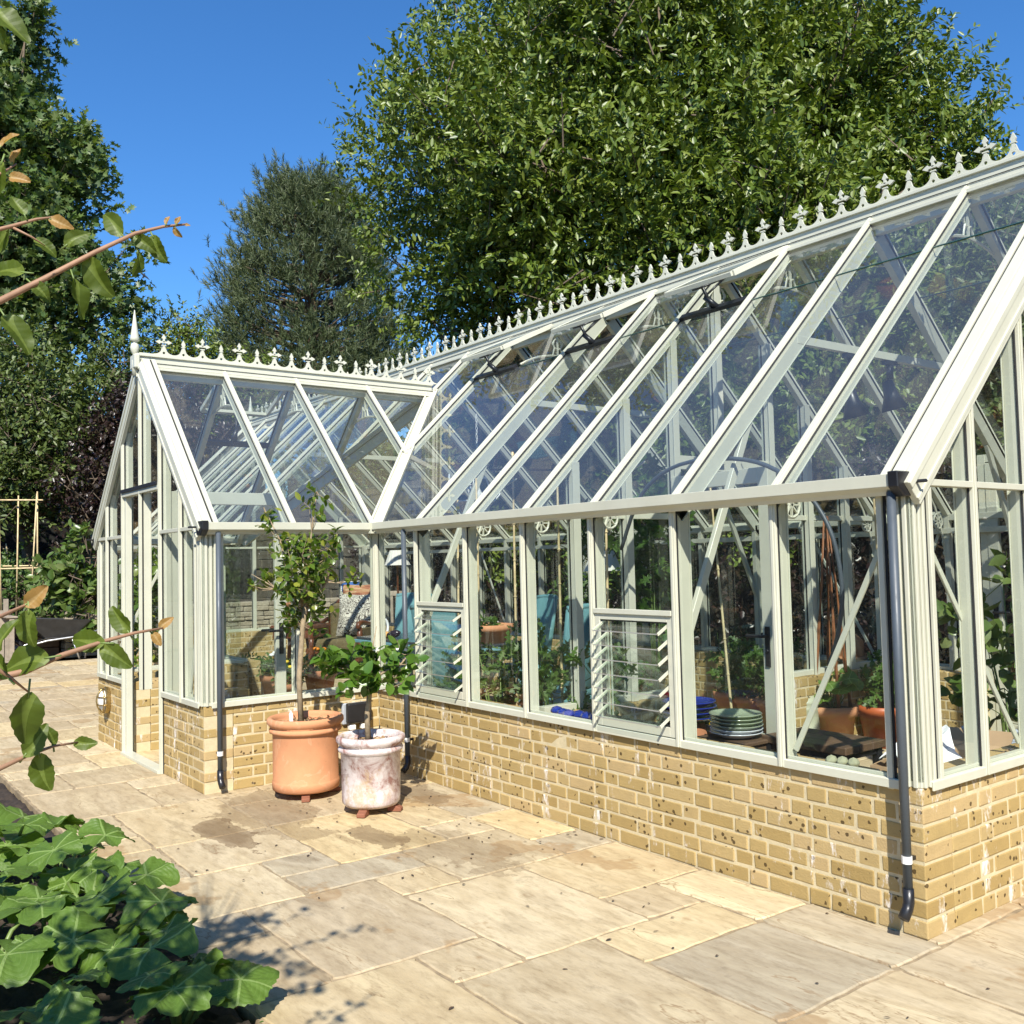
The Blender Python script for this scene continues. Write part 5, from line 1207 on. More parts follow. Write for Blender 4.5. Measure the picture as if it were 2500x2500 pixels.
# shrubs and vegetables of the raised bed
shrub('magnolia_shrub', 'glossy large leaved shrub over the wheelbarrow beside the greenhouse', 'shrub', 51, tuple(np.array(at(200, 1560, 18.3))*[1, 1, 0]+[0, 0, .5]), view_lumps(5, [(165, 1420, 18, .42, 9, .30), (215, 1440, 18, .40, 9, .30), (195, 1350, 18, .22, 4, .18), (130, 1400, 18, .2, 3, .16), (185, 1500, 17.8, .35, 6, .26), (225, 1520, 17.7, .3, 5, .24), (210, 1310, 18, .08, 2, .1)]), 26, .25, 6, .18, .105, 'leaf_shrub', tmpl=T_, quads=TQ)
for i, (px, py, d, rad, lab) in enumerate([(25, 1440, 21, .75, 'tall bean plants climbing canes at the far left'), (60, 1450, 20, .45, 'leafy vegetable clump behind the bamboo frame'), (120, 1500, 19.4, .28, 'round leaved nasturtium on the raised bed edge by the barrow'), (70, 1530, 19.2, .22, 'low lettuce green clump beneath the bamboo frame'), (35, 1550, 19.3, .25, 'leafy clump just above the wooden planter')]):
    shrub('vegetable_plant', lab, 'plant', 60+i, tuple(np.array(at(px, 1560, d))*[1, 1, 0]+[0, 0, .55]), view_lumps(30+i, [(px, py, d, rad, 10, rad*.55)]), 34, .2, 7, .10+.03*(i == 0), .08, 'leaf_herb', 'vegetables in the raised bed', dr=60)
# bird and overhead line
bd = at(352, 673, 60); m = MB(); a = (CR*.86-CU*.5).normalized(); b_ = (CR*.5+CU*.86).normalized()
m.prism([(-.50, .03), (-.30, .12), (-.10, .07), (-.03, .16), (.02, .07), (.22, .03), (.46, -.07), (.20, -.06), (.06, -.06), (.02, -.20), (-.05, -.20), (-.05, -.05), (-.24, .0)], (0, 0, 0), a, b_, .04); m.ball(Vector((0, 0, 0)), .07, 8, sq=(1, 1, .8))
tag(m.build('bird', M['black'], loc=bd), 'dark bird gliding with spread wings in the blue sky', 'bird')
m = MB(); w0, w1 = at(-200, 838, 45), at(560, 835, 38); m.tube([w0.lerp(w1, i/10)-UP*(.5*(1-(2*i/10-1)**2)) for i in range(11)], .012, 5); tag(m.build('overhead_cable', M['black']), 'thin black overhead cable passing behind the trees at left', 'cable')
# ================================================================== inside the greenhouse
def lathe_pot(parent, mat, rt, rb_, h, name='pot', rim=.03, z=0.0):
    m = MB(); m.lathe([(0, z+.01), (rb_, z), (rb_+(rt-rb_)*.78, z+h*.78), (rt+.008, z+h*.785), (rt+.016, z+h), (rt, z+h), (rt-.018, z+h*.93), (0, z+h*.92)], 32); return m.build(name, M[mat], parent, True)
def bushy(parent, seed, lumps_, n, leaf, width, mat, stems=True, tl=.12, per=6, tmpl=LEAF, quads=LEAF_Q, name='foliage', root=(0, 0, .1)):
    rng = np.random.default_rng(seed); S, Dd = [], []; tot = sum(q[1]**2 for q in lumps_)
    for c, rr_, q in lumps_:
        k = max(3, int(n*rr_*rr_/tot)); u = norm(rng.normal(size=(k, 3)))*np.array([1, 1, q]); S.append(np.array(c)+u*rr_*(.2+.8*rng.random((k, 1))**.7)); Dd.append(norm(u+[0, 0, .2]+rng.normal(size=(k, 3))*.5))
    S, Dd = np.concatenate(S), np.concatenate(Dd); L = tl*(.6+.8*rng.random(len(S)))
    p, ax, nr, LL, W = sprays(rng, S, Dd, L, per, leaf, width, .4)
    leaf_mesh(name, p, ax, nr, LL, W, M[mat], parent, tmpl, quads)
    if stems:
        m = MB(); 
        for c, rr_, q in lumps_: m.tube([root, Vector(root).lerp(Vector(c), .6)+Vector((.02, .01, 0)), c], [.009, .007, .003], 5)
        for i in range(0, len(S), 2): m.tube([min((Vector(c) for c, _, _ in lumps_), key=lambda c: (c-Vector(S[i])).length), S[i], S[i]+Dd[i]*L[i]], [.004, .003, .0015], 3, cap=False)
        m.build('stems', M['stem'], parent, True)
PIN = np.array([(0, 0, 0), (-.5, .12, .1), (-.18, .3, .02), (-.62, .5, .08), (-.14, .56, .02), (-.3, .8, .05), (0, 1, -.1), (.3, .8, .05), (.14, .56, .02), (.62, .5, .08), (.18, .3, .02), (.5, .12, .1)])
PINQ = [(0, 2, 1), (2, 4, 3), (4, 6, 5), (0, 11, 10), (10, 9, 8), (8, 7, 6), (0, 10, 2), (2, 10, 8), (2, 8, 4), (4, 8, 6)]
# tomato plants behind the front panes, each with its cane
TM = [(.45, .55, .95, 'tomato plant behind the first louvre window'), (.95, .42, 1.05, 'tomato plant with a dark spreading leaf on the inner ledge, left of the blue tray'), (1.22, .6, 1.15, 'tomato plant against its cane in the pane right of the first louvre'), (1.55, .46, 1.2, 'bushiest tomato plant, in front of the nearest teal chair'), (1.90, .55, .95, 'tomato plant just left of the second louvre window'), (1.62, 1.0, .8, 'small tomato plant behind the second louvre')]
for i, (x, y, h, lab) in enumerate(TM):
    t = thing('tomato_plant', lab, 'tomato plant', (x, y, 0), 0, 'tomato plants along the front wall'); rr = random.Random(i)
    m = MB(); m.lathe([(0, 0), (.10, 0), (.13, .2), (.12, .2), (.11, .18), (0, .18)], 20); m.build('pot', M['terra_dull'], t, True)
    bushy(t, 100+i, [((rr.uniform(-.08, .08), rr.uniform(-.08, .08), h*k), .16, 1.0) for k in (.38, .50, .62, .74, .84)]+[((.12, -.16, h*.6), .14, .8), ((-.14, -.1, h*.7), .13, .8)], 44, .085, .06, 'leaf_tomato', True, .13, 6, PIN, PINQ, root=(0, 0, .18))
for i, (x, y, dx, dy, z1, lab) in enumerate([(.36, .50, .05, 0, 2.05, 'bamboo cane leaning behind the diagonal brace by the first louvre'), (.46, .58, -.03, .05, 1.75, 'thinner bamboo cane just right of the leaning one'), (.67, .5, .0, .0, 2.20, 'bamboo cane in front of the orange bowl of succulents'), (1.12, .5, .02, 0, 2.35, 'bamboo cane between the two teal chairs'), (1.63, .5, .01, 0, 2.10, 'bamboo cane crossing the nearest teal chair'), (2.10, .5, .02, .0, 1.95, 'bamboo cane at the left of the second louvre bay'), (2.26, 1.52, -.35, .2, 2.2, 'long bamboo cane slanting behind the partition doors')]):
    m = MB(); n = 9; pts = [Vector((x+dx*t, y+dy*t, z1*t)) for t in [k/n for k in range(n+1)]]
    m.tube(pts, [.0105-.003*k/n for k in range(n+1)], 7)
    for p in pts[1:-1]: m.tube([p-UP*.004, p+UP*.004], .0125, 7)
    tag(m.build('bamboo_cane', M['cane'], None, True), lab, 'cane', 'bamboo canes in the greenhouse')
# vine climbing behind, peach by the corner
def climber(name, lab, x, y, z0, z1, seed, mat, leaf, width, rad=.2, n=130, tm=PIN, qd=PINQ):
    t = thing(name, lab, 'plant', (x, y, 0)); rr = random.Random(seed); k = 7
    bushy(t, seed, [((rr.uniform(-.1, .1), rr.uniform(-.1, .1), z0+(z1-z0)*i/(k-1)), rad, 1.0) for i in range(k)], n, leaf, width, mat, True, .16, 5, tm, qd); return t
climber('grape_vine', 'bright green vine with jagged leaves in front of the dark hedge', .30, 2.7, 1.1, 2.15, 5, 'leaf_vine', .15, .14, .22, 80)
climber('peach_tree', 'narrow leaved small tree behind the first louvre bay', -1.1, 3.2, .7, 2.0, 6, 'leaf_tomato', .15, .04, .30, 150, LEAF, LEAF_Q)
climber('leafy_climber', 'round leaved climber growing behind the near gable panes', 3.62, 2.5, .35, 1.35, 7, 'leaf_shrub', .12, .09, .22, 48, T_, TQ)
climber('leafy_shrub', 'dark leafy shrub seen through the open wing doorway', -4.75, -.42, .65, 1.7, 8, 'leaf_citrus', .12, .07, .24, 130, T_, TQ)
# teal woven chairs
def teal_chair(x, y, rz, lab):
    t = thing('woven_chair', lab, 'chair', (x, y, 0), rz, 'teal woven dining chairs'); W_ = .47
    m = MB(); n = 8                                                          # curved wrap-round back, gently raked; front is +y
    vs = []; 
    for i in range(n+1):
        a = -1+2*i/n; yy = -.22+.07*a*a
        for z, k in ((.46, 0), (1.16, -.12)):
            for s in (-.022, .022): vs.append((a*W_/2*(1+.06*(z > 1)), yy+k+s, z-.015*(z > 1)*abs(a)**3))
    fs = []
    for i in range(n):
        a, b = i*4, i*4+4
        fs += [(a, b, b+2, a+2), (a+1, a+3, b+3, b+1), (a+2, b+2, b+3, a+3), (a, a+1, b+1, b)]
    fs += [(0, 2, 3, 1), (n*4, n*4+1, n*4+3, n*4+2)]
    m.add(vs, fs); bk = m.build('backrest', M['teal'], t, True, bevel=.006)
    m = MB(); m.tube([(vs[i*4+2][0], vs[i*4+2][1]+.022, vs[i*4+2][2]+.004) for i in range(n+1)], .026, 8); m.build('rolled_edge', M['teal'], bk, True)
    m = MB(); m.box(-W_/2, W_/2, -.23, .24, .40, .46); m.box(-W_/2+.01, W_/2-.01, -.22, .23, .27, .40); m.build('seat', M['teal'], t, bevel=.02, seg=2)
    for a in (-1, 1):
        for b in (-1, 1): m = MB(); m.bar((a*(W_/2-.03), b*.2, .27), (a*(W_/2-.02), b*.22-.02, 0), .036, .036, F, taper=.7); m.build('leg', M['teal_paint'], t)
    return t
teal_chair(.18, 1.72, R(100), 'nearest teal woven chair, its tall back turned to the front panes')
teal_chair(-1.55, 2.62, R(165), 'teal woven chair behind the orange bowl on the far side of the table')
teal_chair(-3.75, 2.42, R(-150), 'teal woven chair seen between the inner corner post and the grey downpipe')
teal_chair(-.92, 1.28, R(20), 'teal woven chair seen through the blades of the first louvre')
tb_ = thing('dining_table', 'teal painted dining table with a glossy dark top', 'table', (-2.30, 2.0, 0))
m = MB(); m.box(-1.1, 1.1, -.42, .42, .70, .73); m.build('tabletop', plain('dark_glossy_top', (.05, .06, .07), .15), tb_, bevel=.006)
m = MB(); m.box(-1.12, 1.12, -.44, .44, .665, .699); m.box(-1.02, 1.02, -.36, .36, .58, .664); m.build('apron', M['teal_paint'], tb_, bevel=.005)
for a in (-1, 1):
    for b in (-1, 1): m = MB(); m.bar((a*.98, b*.33, .58), (a*.98, b*.33, 0), .06, .06, F, taper=.7); m.build('leg', M['teal_paint'], tb_)
# things on the table
sb_ = thing('succulent_bowl', 'wide orange terracotta bowl of pale succulents on the table', 'planter bowl', (-1.45, 2.1, .73))
m = MB(); m.lathe([(0, .01), (.15, 0), (.235, .12), (.24, .12), (.248, .185), (.232, .185), (.225, .15), (0, .15)], 32); m.build('bowl', M['terra'], sb_, True)
bushy(sb_, 200, [((-.08, 0, .2), .09, .6), ((.08, .02, .2), .09, .6), ((0, -.05, .24), .06, 1)], 40, .05, .03, 'leaf_vine', False, .05, 7)
m = MB(); m.lathe([(0, 0), (.075, 0), (.08, .008), (.078, .15), (.082, .16), (.074, .16), (.07, .02), (0, .015)], 24, (-1.32, 1.75, .731)); tag(m.build('brass_pot', M['brass'], smooth=True), 'dull brass pot standing at the table edge below the bowl', 'pot')
for i, (x, y, mt, rr_, lab) in enumerate([(-3.05, 1.78, 'peach', .034, 'orange peach at the left end of the fruit on the table'), (-2.92, 1.72, 'peach', .036, 'orange peach beside the dark vegetable on the table'), (-1.75, 1.7, 'peach', .034, 'single peach seen between louvre blades on the table'), (-3.0, 1.66, 'petal_red', .028, 'small red fruit in front of the peaches')]):
    m = MB(); m.ball((x, y, .73+rr_*.9), rr_, 12, sq=(1, 1, .92)); m.tube([(x, y, .73+rr_*1.7), (x+.005, y, .73+rr_*2.1)], .003, 5); tag(m.build('fruit', M[mt], smooth=True), lab, 'fruit', 'fruit on the teal table')
m = MB(); m.lathe([(0, -.08), (.03, -.07), (.045, 0), (.035, .06), (.01, .09), (0, .092)], 14, (-2.78, 1.72, .775), axis=(.8, .5, .25)); tag(m.build('aubergine', plain('aubergine_skin', (.02, .012, .02), .2), smooth=True), 'dark shiny aubergine lying beside the peaches', 'vegetable')
m = MB(); m.tube([(-3.22+.0*math.cos(t), 1.85+.05*math.cos(t), .83+.09*math.sin(t)) for t in [2*math.pi*i/16 for i in range(17)]], .016, 6, cap=False); m.box(-3.23, -3.20, 1.82, 1.88, .731, .75); tag(m.build('white_ornament', M['paper'], smooth=True), 'small white oval ornament standing behind the peaches', 'ornament')
# lamps with pleated shades
def lamp(x, y, zt, r, lab, pole=True):
    t = thing('standard_lamp', lab, 'lamp', (x, y, 0), 0, 'lamps with pale shades')
    n = 40; m = MB(); vs = []
    for q_, zz in ((r, zt-.2), (r*.55, zt)):
        for k in range(n): vs.append(((q_+.005*(k % 2))*math.cos(2*math.pi*k/n), (q_+.005*(k % 2))*math.sin(2*math.pi*k/n), zz))
    m.add(vs+[(a*.97, b*.97, c) for a, b, c in vs], [(k, (k+1) % n, n+(k+1) % n, n+k) for k in range(n)]+[(2*n+k, 3*n+k, 3*n+(k+1) % n, 2*n+(k+1) % n) for k in range(n)]+[(k, 2*n+k, 2*n+(k+1) % n, (k+1) % n) for k in range(n)])
    m.build('lampshade', plain('pleated_shade', (.66, .63, .56), .8, var=.08), t)
    m = MB(); m.lathe([(.0, 0), (.14, 0), (.14, .02), (.03, .04), (.014, .07), (.014, zt-.22), (.03, zt-.2), (.008, zt-.05), (0, zt-.05)], 16); m.build('stand', M['mahogany'], t, True)
    return t
lamp(-4.64, 2.86, 1.74, .17, 'standard lamp with a cream shade at the left of the grey downpipe'); lamp(-.53, 2.85, 1.64, .19, 'lamp with a striped silvery shade between the canes at the third front pane')
# armchair with cushion, sideboard, jardiniere behind it
ar = thing('carved_armchair', 'carved mahogany armchair with olive upholstery behind the inner corner', 'armchair', (-5.5, 2.48, 0), R(38))
W_ = .78
m = MB(); m.box(-W_/2+.06, W_/2-.06, -.34, .30, .40, .56); m.build('seat_cushion', M['velvet'], ar, bevel=.05, seg=3)
m = MB(); m.box(-W_/2, W_/2, -.37, .34, .26, .39); m.bar((-W_/2, -.375, .325), (W_/2, -.375, .325), .02, .03, UP); m.bar((-W_/2, -.372, .36), (W_/2, -.372, .36), .02, .015, UP); m.build('seat_frame', M['mahogany'], ar, bevel=.012)
m = MB(); m.box(-W_/2+.05, W_/2-.05, .26, .36, .5, 1.02); m.build('backrest', M['velvet'], ar, bevel=.04, seg=2)
m = MB(); m.tube([(-W_/2+.03, .32, .4), (-W_/2+.03, .34, .95), (-.2, .35, 1.06), (0, .35, 1.09), (.2, .35, 1.06), (W_/2-.03, .34, .95), (W_/2-.03, .32, .4)], .032, 8); m.build('back_frame', M['mahogany'], ar, True)
for s in (-1, 1):
    a = MB(); x = s*(W_/2-.01); a.tube([(x, .30, .80), (x, .05, .74), (x, -.25, .78), (x, -.34, .76), (x, -.36, .70)], [.03, .028, .034, .036, .03], 8); a.tube([(x, -.30, .72), (x, -.31, .58), (x, -.30, .45), (x, -.33, .38)], [.03, .045, .03, .036], 8); ao_ = a.build('armrest', M['mahogany'], ar, True)
    p_ = MB(); p_.box(x-.022, x+.022, -.28, .28, .42, .70); p_.build('arm_panel', M['velvet'], ao_, bevel=.01)
    for b in (-.3, .28): l = MB(); l.lathe([(.0, 0), (.022, 0), (.03, .04), (.02, .08), (.038, .16), (.03, .24), (.04, .27), (0, .27)], 12, (s*(W_/2-.05), b, 0)); l.build('leg', M['mahogany'], ar, True)
def cushion_mat():
    m, n, b = new_mat('leaf_scroll_print'); v = coords(n)
    f = noise(n, v, 7, 2, .4, dist=2.2); w_ = mth(n, 'FRACT', mth(n, 'MULTIPLY', f, 9.0))
    lk(n, ramp(n, w_, [(.40, (.62, .58, .48)), (.46, (.05, .035, .03)), (.86, (.05, .035, .03)), (.92, (.62, .58, .48))]), b.inputs['Base Color']); b.inputs['Roughness'].default_value = .9; return m
ca, sa = math.cos(R(38)), math.sin(R(38)); L2W = lambda x, y, z: (-5.5+x*ca-y*sa, 2.48+x*sa+y*ca, z)
def pillow(name, c, w_, h, t, rz, mat, lab, tilt=.3, parent=None):
    m = MB(); n = 12; vs = []
    for s in (1, -1):
        for i in range(n+1):
            for j in range(n+1):
                a, b_ = -1+2*i/n, -1+2*j/n; k = ((1-abs(a)**3)*(1-abs(b_)**3))**.5; e = 1-.07*(1-abs(a*b_))
                vs.append((a*w_/2*(1-.08*b_*b_*(1-abs(a))*0)*e, s*k*t/2, b_*h/2*e))
    N = (n+1)**2; fs = []
    for i in range(n):
        for j in range(n):
            a = i*(n+1)+j; q4 = (a, a+1, a+n+2, a+n+1); fs.append(q4[::-1]); fs.append(tuple(N+z for z in q4))
    m.add(vs, fs); o = m.build(name, mat, None, True); o.location = c; o.rotation_euler = (-tilt, 0, rz); return tag(o, lab, 'cushion')
pillow('cushion', L2W(.16, .14, .86), .62, .60, .2, R(38), cushion_mat(), 'black and cream leaf patterned cushion on the carved armchair', .25)
mm, nn_, bb_ = new_mat('rust_stripe_cloth'); vv_ = coords(nn_, (1, 1, 6)); lk(nn_, ramp(nn_, noise(nn_, vv_, 5, 4), [(.35, (.22, .07, .035)), (.5, (.38, .16, .08)), (.62, (.50, .38, .2))]), bb_.inputs['Base Color']); bb_.inputs['Roughness'].default_value = .9
pillow('cushion', L2W(.12, .30, 1.10), .55, .36, .16, R(38), mm, 'rust and straw coloured cushion on top of the armchair back', .1)
jd = thing('blue_jardiniere', 'small blue jar with white relief figures on a dark pedestal', 'jar', (-6.55, 3.15, .08))
m = MB(); m.lathe([(0, 0), (.16, 0), (.16, .03), (.05, .08), (.04, .9), (.10, .98), (.10, 1.0), (0, 1.0)], 16); m.build('pedestal', M['black'], jd, True)
m = MB(); m.lathe([(0, 1.0), (.10, 1.001), (.145, 1.09), (.15, 1.16), (.125, 1.22), (.13, 1.24), (.11, 1.24), (.10, 1.2), (0, 1.2)], 28); jb = m.build('jar', plain('jasper_blue', (.04, .14, .42), .6, var=.05), jd, True)
m = MB(); m.lathe([(.1265, 1.217), (.131, 1.222), (.131, 1.234), (.1265, 1.238)], 28)
rj = random.Random(2)
for k in range(14):
    a = 2*math.pi*k/14; c = Vector((.152*math.cos(a), .152*math.sin(a), 1.12)); m.ball(c, .016, 8, sq=(.5, .5, 1.4)); m.ball(c+UP*.03, .009, 6); m.ball(c-UP*.03, .014, 6, sq=(.6, .6, .8))
m.build('relief', M['paper'], jb, True)
sd_ = thing('carved_side_table', 'dark carved side table with a glass top left of the armchair', 'side table', (-5.75, 1.95, 0), R(38))
m = MB(); m.box(-.32, .32, -.25, .25, .70, .76); m.box(-.30, .30, -.23, .23, .58, .699); m.bar((-.33, -.255, .73), (.33, -.255, .73), .02, .025, UP); m.build('tabletop', M['mahogany'], sd_, bevel=.01)
for a in (-1, 1):
    for b in (-1, 1): l = MB(); l.lathe([(0, 0), (.03, 0), (.04, .06), (.025, .1), (.045, .3), (.03, .5), (.04, .58), (0, .58)], 10, (a*.26, b*.19, 0)); l.build('leg', M['mahogany'], sd_, True)
t = thing('potted_plant', 'ochre pot with trailing white flowers on the dark carved side table', 'potted plant', (-5.75, 1.93, .76)); lathe_pot(t, 'terra_dull', .16, .125, .30)
bushy(t, 210, [((0, 0, .42), .18, .8), ((.22, .08, .25), .12, .9)], 60, .05, .03, 'leaf_citrus', True, .1, 6, root=(0, 0, .28)); leaf_mesh('blossom', np.random.default_rng(3).normal(size=(26, 3))*[.14, .1, .06]+[.2, .05, .22], np.random.default_rng(4).normal(size=(26, 3)), np.random.default_rng(5).normal(size=(26, 3)), .05, .035, M['petal_white'], t)
bn = thing('garden_bench', 'weathered grey slatted garden bench outside behind the armchair', 'bench', (-8.6, 4.6, 0), R(35))
m = MB()
for k in range(12): m.box(-.60+k*.105, -.55+k*.105, .27, .29, .5, .98)
m.build('back_slats', M['wood_grey'], bn); m = MB(); m.box(-.65, .65, .26, .30, .981, 1.07); m.box(-.65, .65, .26, .30, .44, .499); m.build('back_rail', M['wood_grey'], bn, bevel=.005)
m = MB()
for k in range(5): m.box(-.65, .65, -.28+k*.11, -.19+k*.11, .40, .43)
m.build('seat', M['wood_grey'], bn, bevel=.004)
for a in (-1, 1):
    m = MB(); m.box(a*.62-.03, a*.62+.03, -.28, -.22, 0, .66); m.box(a*.62-.03, a*.62+.03, .20, .255, 0, .40); m.box(a*.62-.035, a*.62+.035, -.3, .255, .661, .70); m.build('leg', M['wood_grey'], bn, bevel=.004)
# pots on the wing floor with marigolds
for i, (x, y, s, fl, lab) in enumerate([(-2.2, .55, 1.0, 'petal_orange', 'terracotta pot of orange marigolds behind the thin citrus trunk'), (-1.85, .05, .8, 'petal_yellow', 'small terracotta pot with a yellow marigold by the wing door edge'), (-2.35, .15, .9, 'petal_white', 'terracotta pot of dark leaves behind the marigold pots')]):
    t = thing('potted_plant', lab, 'potted plant', (x, y, .25), 0, 'pots inside the wing'); lathe_pot(t, 'terra_dull', .16*s, .115*s, .28*s)
    bushy(t, 220+i, [((0, 0, .34*s), .15*s, .6), ((.06, .05, .42*s), .08, .8)], 40, .06, .035, 'leaf_herb', True, .08, 6, root=(0, 0, .24*s))
    m = MB(); rr = random.Random(i)
    for k in range(3): m.ball((rr.uniform(-.1, .1), rr.uniform(-.1, .05), .46*s+rr.uniform(0, .06)), .028, 8, sq=(1, 1, .6))
    m.build('blossom', M[fl], t, True)
m = MB(); m.box(-2.6, -1.6, -.15, .80, .0, .245); tag(m.build('plant_bench', M['stone'], bevel=.01), 'low stone ledge carrying the pots inside the wing', 'ledge')
t = thing('herb_trough', 'long low trough of green seedlings behind the wing door glass', 'trough', (-3.55, .45, .0)); m = MB(); m.box(-.55, .55, -.2, .2, 0, .42); m.build('trough', M['brick'], t, bevel=.01); bushy(t, 230, [((-.4, 0, .46), .13, .5), ((-.13, 0, .46), .13, .5), ((.13, 0, .46), .13, .5), ((.4, 0, .46), .13, .5)], 90, .07, .035, 'leaf_herb', False, .09, 6)
# chandelier on its chain
ch = thing('chandelier', 'white metal chandelier with candle lamps hanging on a chain', 'chandelier', (-1.38, YR, 2.28))
m = MB(); m.lathe([(0, -.16), (.03, -.14), (.02, -.08), (.05, -.03), (.02, .03), (.015, .25), (.03, .28), (0, .3)], 12); m.build('stem', M['white'], ch, True)
for k in range(5):
    a = 2*math.pi*k/5+.3; ca_, sa_ = math.cos(a), math.sin(a); m = MB(); m.tube([(ca_*r_, sa_*r_, z) for r_, z in [(.02, .0), (.10, -.09), (.20, -.10), (.27, -.03), (.29, .03)]], .008, 6); m.tube([(ca_*r_, sa_*r_, z) for r_, z in [(.02, .12), (.10, .14), (.14, .05), (.10, -.02)]], .006, 5)
    m.lathe([(0, .03), (.035, .035), (.04, .05), (.012, .052), (.012, .12), (0, .12)], 10, (ca_*.29, sa_*.29, 0)); am = m.build('arm', M['white'], ch, True)
    m = MB(); m.lathe([(0, .12), (.010, .122), (.014, .15), (.006, .18), (0, .19)], 8, (ca_*.29, sa_*.29, 0)); m.build('bulb', M['white_glaze'], am, True)
m = MB()
for k in range(12):
    z = .31+k*.042; m.tube([((.010*math.cos(t) if k % 2 else 0), (0 if k % 2 else .010*math.cos(t)), z+.024*math.sin(t)) for t in [2*math.pi*i/8 for i in range(9)]], .003, 4, cap=False)
m.build('chain', M['white'], ch)
# spotlights under the tie beam
for y, zd, lab in ((1.62, .30, 'black spotlight pointing down at the left of its beam'), (2.05, .22, 'black spotlight hung from the middle of its beam')):
    t = thing('spotlight', lab, 'spotlight', (3.194, y, 2.805), 0, 'black spotlights on the tie beam'); m = MB(); m.box(-.02, .02, -.06, .06, -.028, -.0005); m.build('bracket', M['black'], t)
    m = MB(); m.tube([(0, 0, -.03), (0, 0, -zd+.10)], .022, 10); m.build('arm', M['black'], t, True)
    m = MB(); m.lathe([(0, .10), (.035, .09), (.045, .0), (.085, -.10), (.075, -.10), (.04, .0), (0, .02)], 20, (0, 0, -zd), axis=(-.1, -.25, 1)); m.build('head', M['black'], t, True)
# ---- near room: bench, pots, can, plates, box
be = thing('low_bench', 'low dark plank bench on black metal legs', 'bench', (3.08, 1.35, 0), R(0))
m = MB()
for k in range(3): m.box(-.31, .29, -.20+k*.135, -.068+k*.135, .405, .45)
m.build('top', M['wood_dark'], be, bevel=.005)
for x, y in ((-.27, -.17), (-.27, .17), (.25, -.17), (.25, .17)): m = MB(); m.box(x-.022, x+.022, y-.022, y+.022, 0, .404); m.build('leg', M['black'], be, bevel=.003)
m = MB(); m.box(-.247, .227, -.185, -.155, .37, .403); m.box(.235, .265, -.147, .147, .37, .403); m.build('rail', M['black'], be)
t = thing('cucumber_pot', 'terracotta pot of broad leaved climbing plant with tall red brown canes', 'potted plant', (2.02, 2.96, .0)); lathe_pot(t, 'terra', .175, .125, .36)
m = MB(); m.lathe([(.15, .335), (0, .345)], 16); m.build('soil', M['soil'], t)
rr = random.Random(5); 
for k in range(11):
    a = k*2.4; m = MB(); uvs = []; c = Vector((.15*math.cos(a)*rr.uniform(.5, 1.3), .15*math.sin(a)*rr.uniform(.5, 1.3), .42+rr.uniform(0, .2))); squash_leaf(m, rr, c, (math.cos(a), math.sin(a), -.3), (.4, -.5, 1), .085, uvs, 5, .08); lf = uv_build(m, 'leaf', M['squash'], t, uvs); k2 = MB(); k2.tube([(c.x*.2, c.y*.2, .34), c], .005, 5); k2.build('leaf_stalk', M['stem'], lf)
for dx, dy, s in ((-.11, -.10, 1), (.10, -.08, 1), (.07, .12, 1), (-.09, .08, 1)):
    m = MB(); m.tube([(dx, dy, .30), (dx*.75+.01, dy*.75, .75), (dx*.4, dy*.4+.008, 1.3), (dx*.1, dy*.1, 1.86)], [.011, .010, .009, .006], 6); m.tube([(dx+.02, dy, .30), (dx*.75-.012, dy*.75, .75), (dx*.4+.012, dy*.4, 1.3), (dx*.1, dy*.1, 1.8)], [.008, .008, .007, .005], 6); m.build('cane', M['rust_cane'], t, True)
t = thing('chilli_pot', 'glossy orange plastic pot with a dark leafy plant by the corner', 'potted plant', (2.16, 3.40, .0)); lathe_pot(t, 'orange_plastic', .185, .13, .33); m = MB(); m.tube([(.03, .03, .28), (.0, .02, 2.0)], .009, 6); m.build('cane', M['cane'], t)
bushy(t, 240, [((0, 0, .42), .17, .7), ((.1, .05, .52), .12, .8), ((-.05, .05, .6), .1, 1)], 60, .07, .05, 'leaf_tomato', True, .1, 6, PIN, PINQ, root=(0, 0, .3))
t = thing('metal_can', 'sage green metal can with a loop handle and ribbed bands', 'can', (1.90, 2.74, .14)); 
m = MB(); m.lathe([(0, .0), (.115, .0), (.122, .01), (.118, .05), (.123, .06), (.118, .07), (.118, .20), (.124, .21), (.118, .22), (.118, .25), (.123, .26), (.112, .275), (.07, .335), (.062, .345), (.052, .34), (.05, .32), (0, .31)], 32); m.build('body', M['sage_tin'], t, True)
m = MB(); m.tube([(-.075, .05, .30), (-.08, .055, .37), (-.06, .04, .405), (.0, .0, .41), (.06, -.04, .405), (.08, -.055, .37), (.075, -.05, .30)], .014, 8); m.build('handle', M['sage_tin'], t, True)
m = MB(); m.box(1.76, 2.04, 2.60, 2.88, .0, .138); tag(m.build('brick_plinth', M['brick'], bevel=.008), 'loose brick plinth under the sage green can', 'plinth')
# stacked saucers
def plate(name, x, y, z, r, mat, lab, grp):
    m = MB(); m.lathe([(0, .002), (r*.62, .0), (r*.66, .004), (r*.96, .028), (r, .033), (r*.985, .037), (r*.95, .034), (r*.64, .010), (0, .008)], 40, (0, 0, 0)); o = m.build(name, M[mat], None, True); o.location = (x, y, z); return tag(o, lab, 'saucer', grp)
sx, sy = 2.63, 1.09
ORD = ['lowest', 'second', 'third', 'fourth', 'fifth', 'topmost']
for k in range(6): plate('saucer', sx+rnd.uniform(-.006, .006), sy+rnd.uniform(-.006, .006), .43+k*.0225, .165, 'white_glaze' if k < 2 else 'green_glaze', ['white saucer at the very bottom of the green stack', 'white saucer second from the bottom under the green ones', 'lowest green glazed saucer, resting on the white ones', 'green glazed saucer second from below in its stack', 'green glazed saucer just under the top one', 'topmost green glazed saucer, its inside in view'][k], 'saucers stacked behind the front pane')
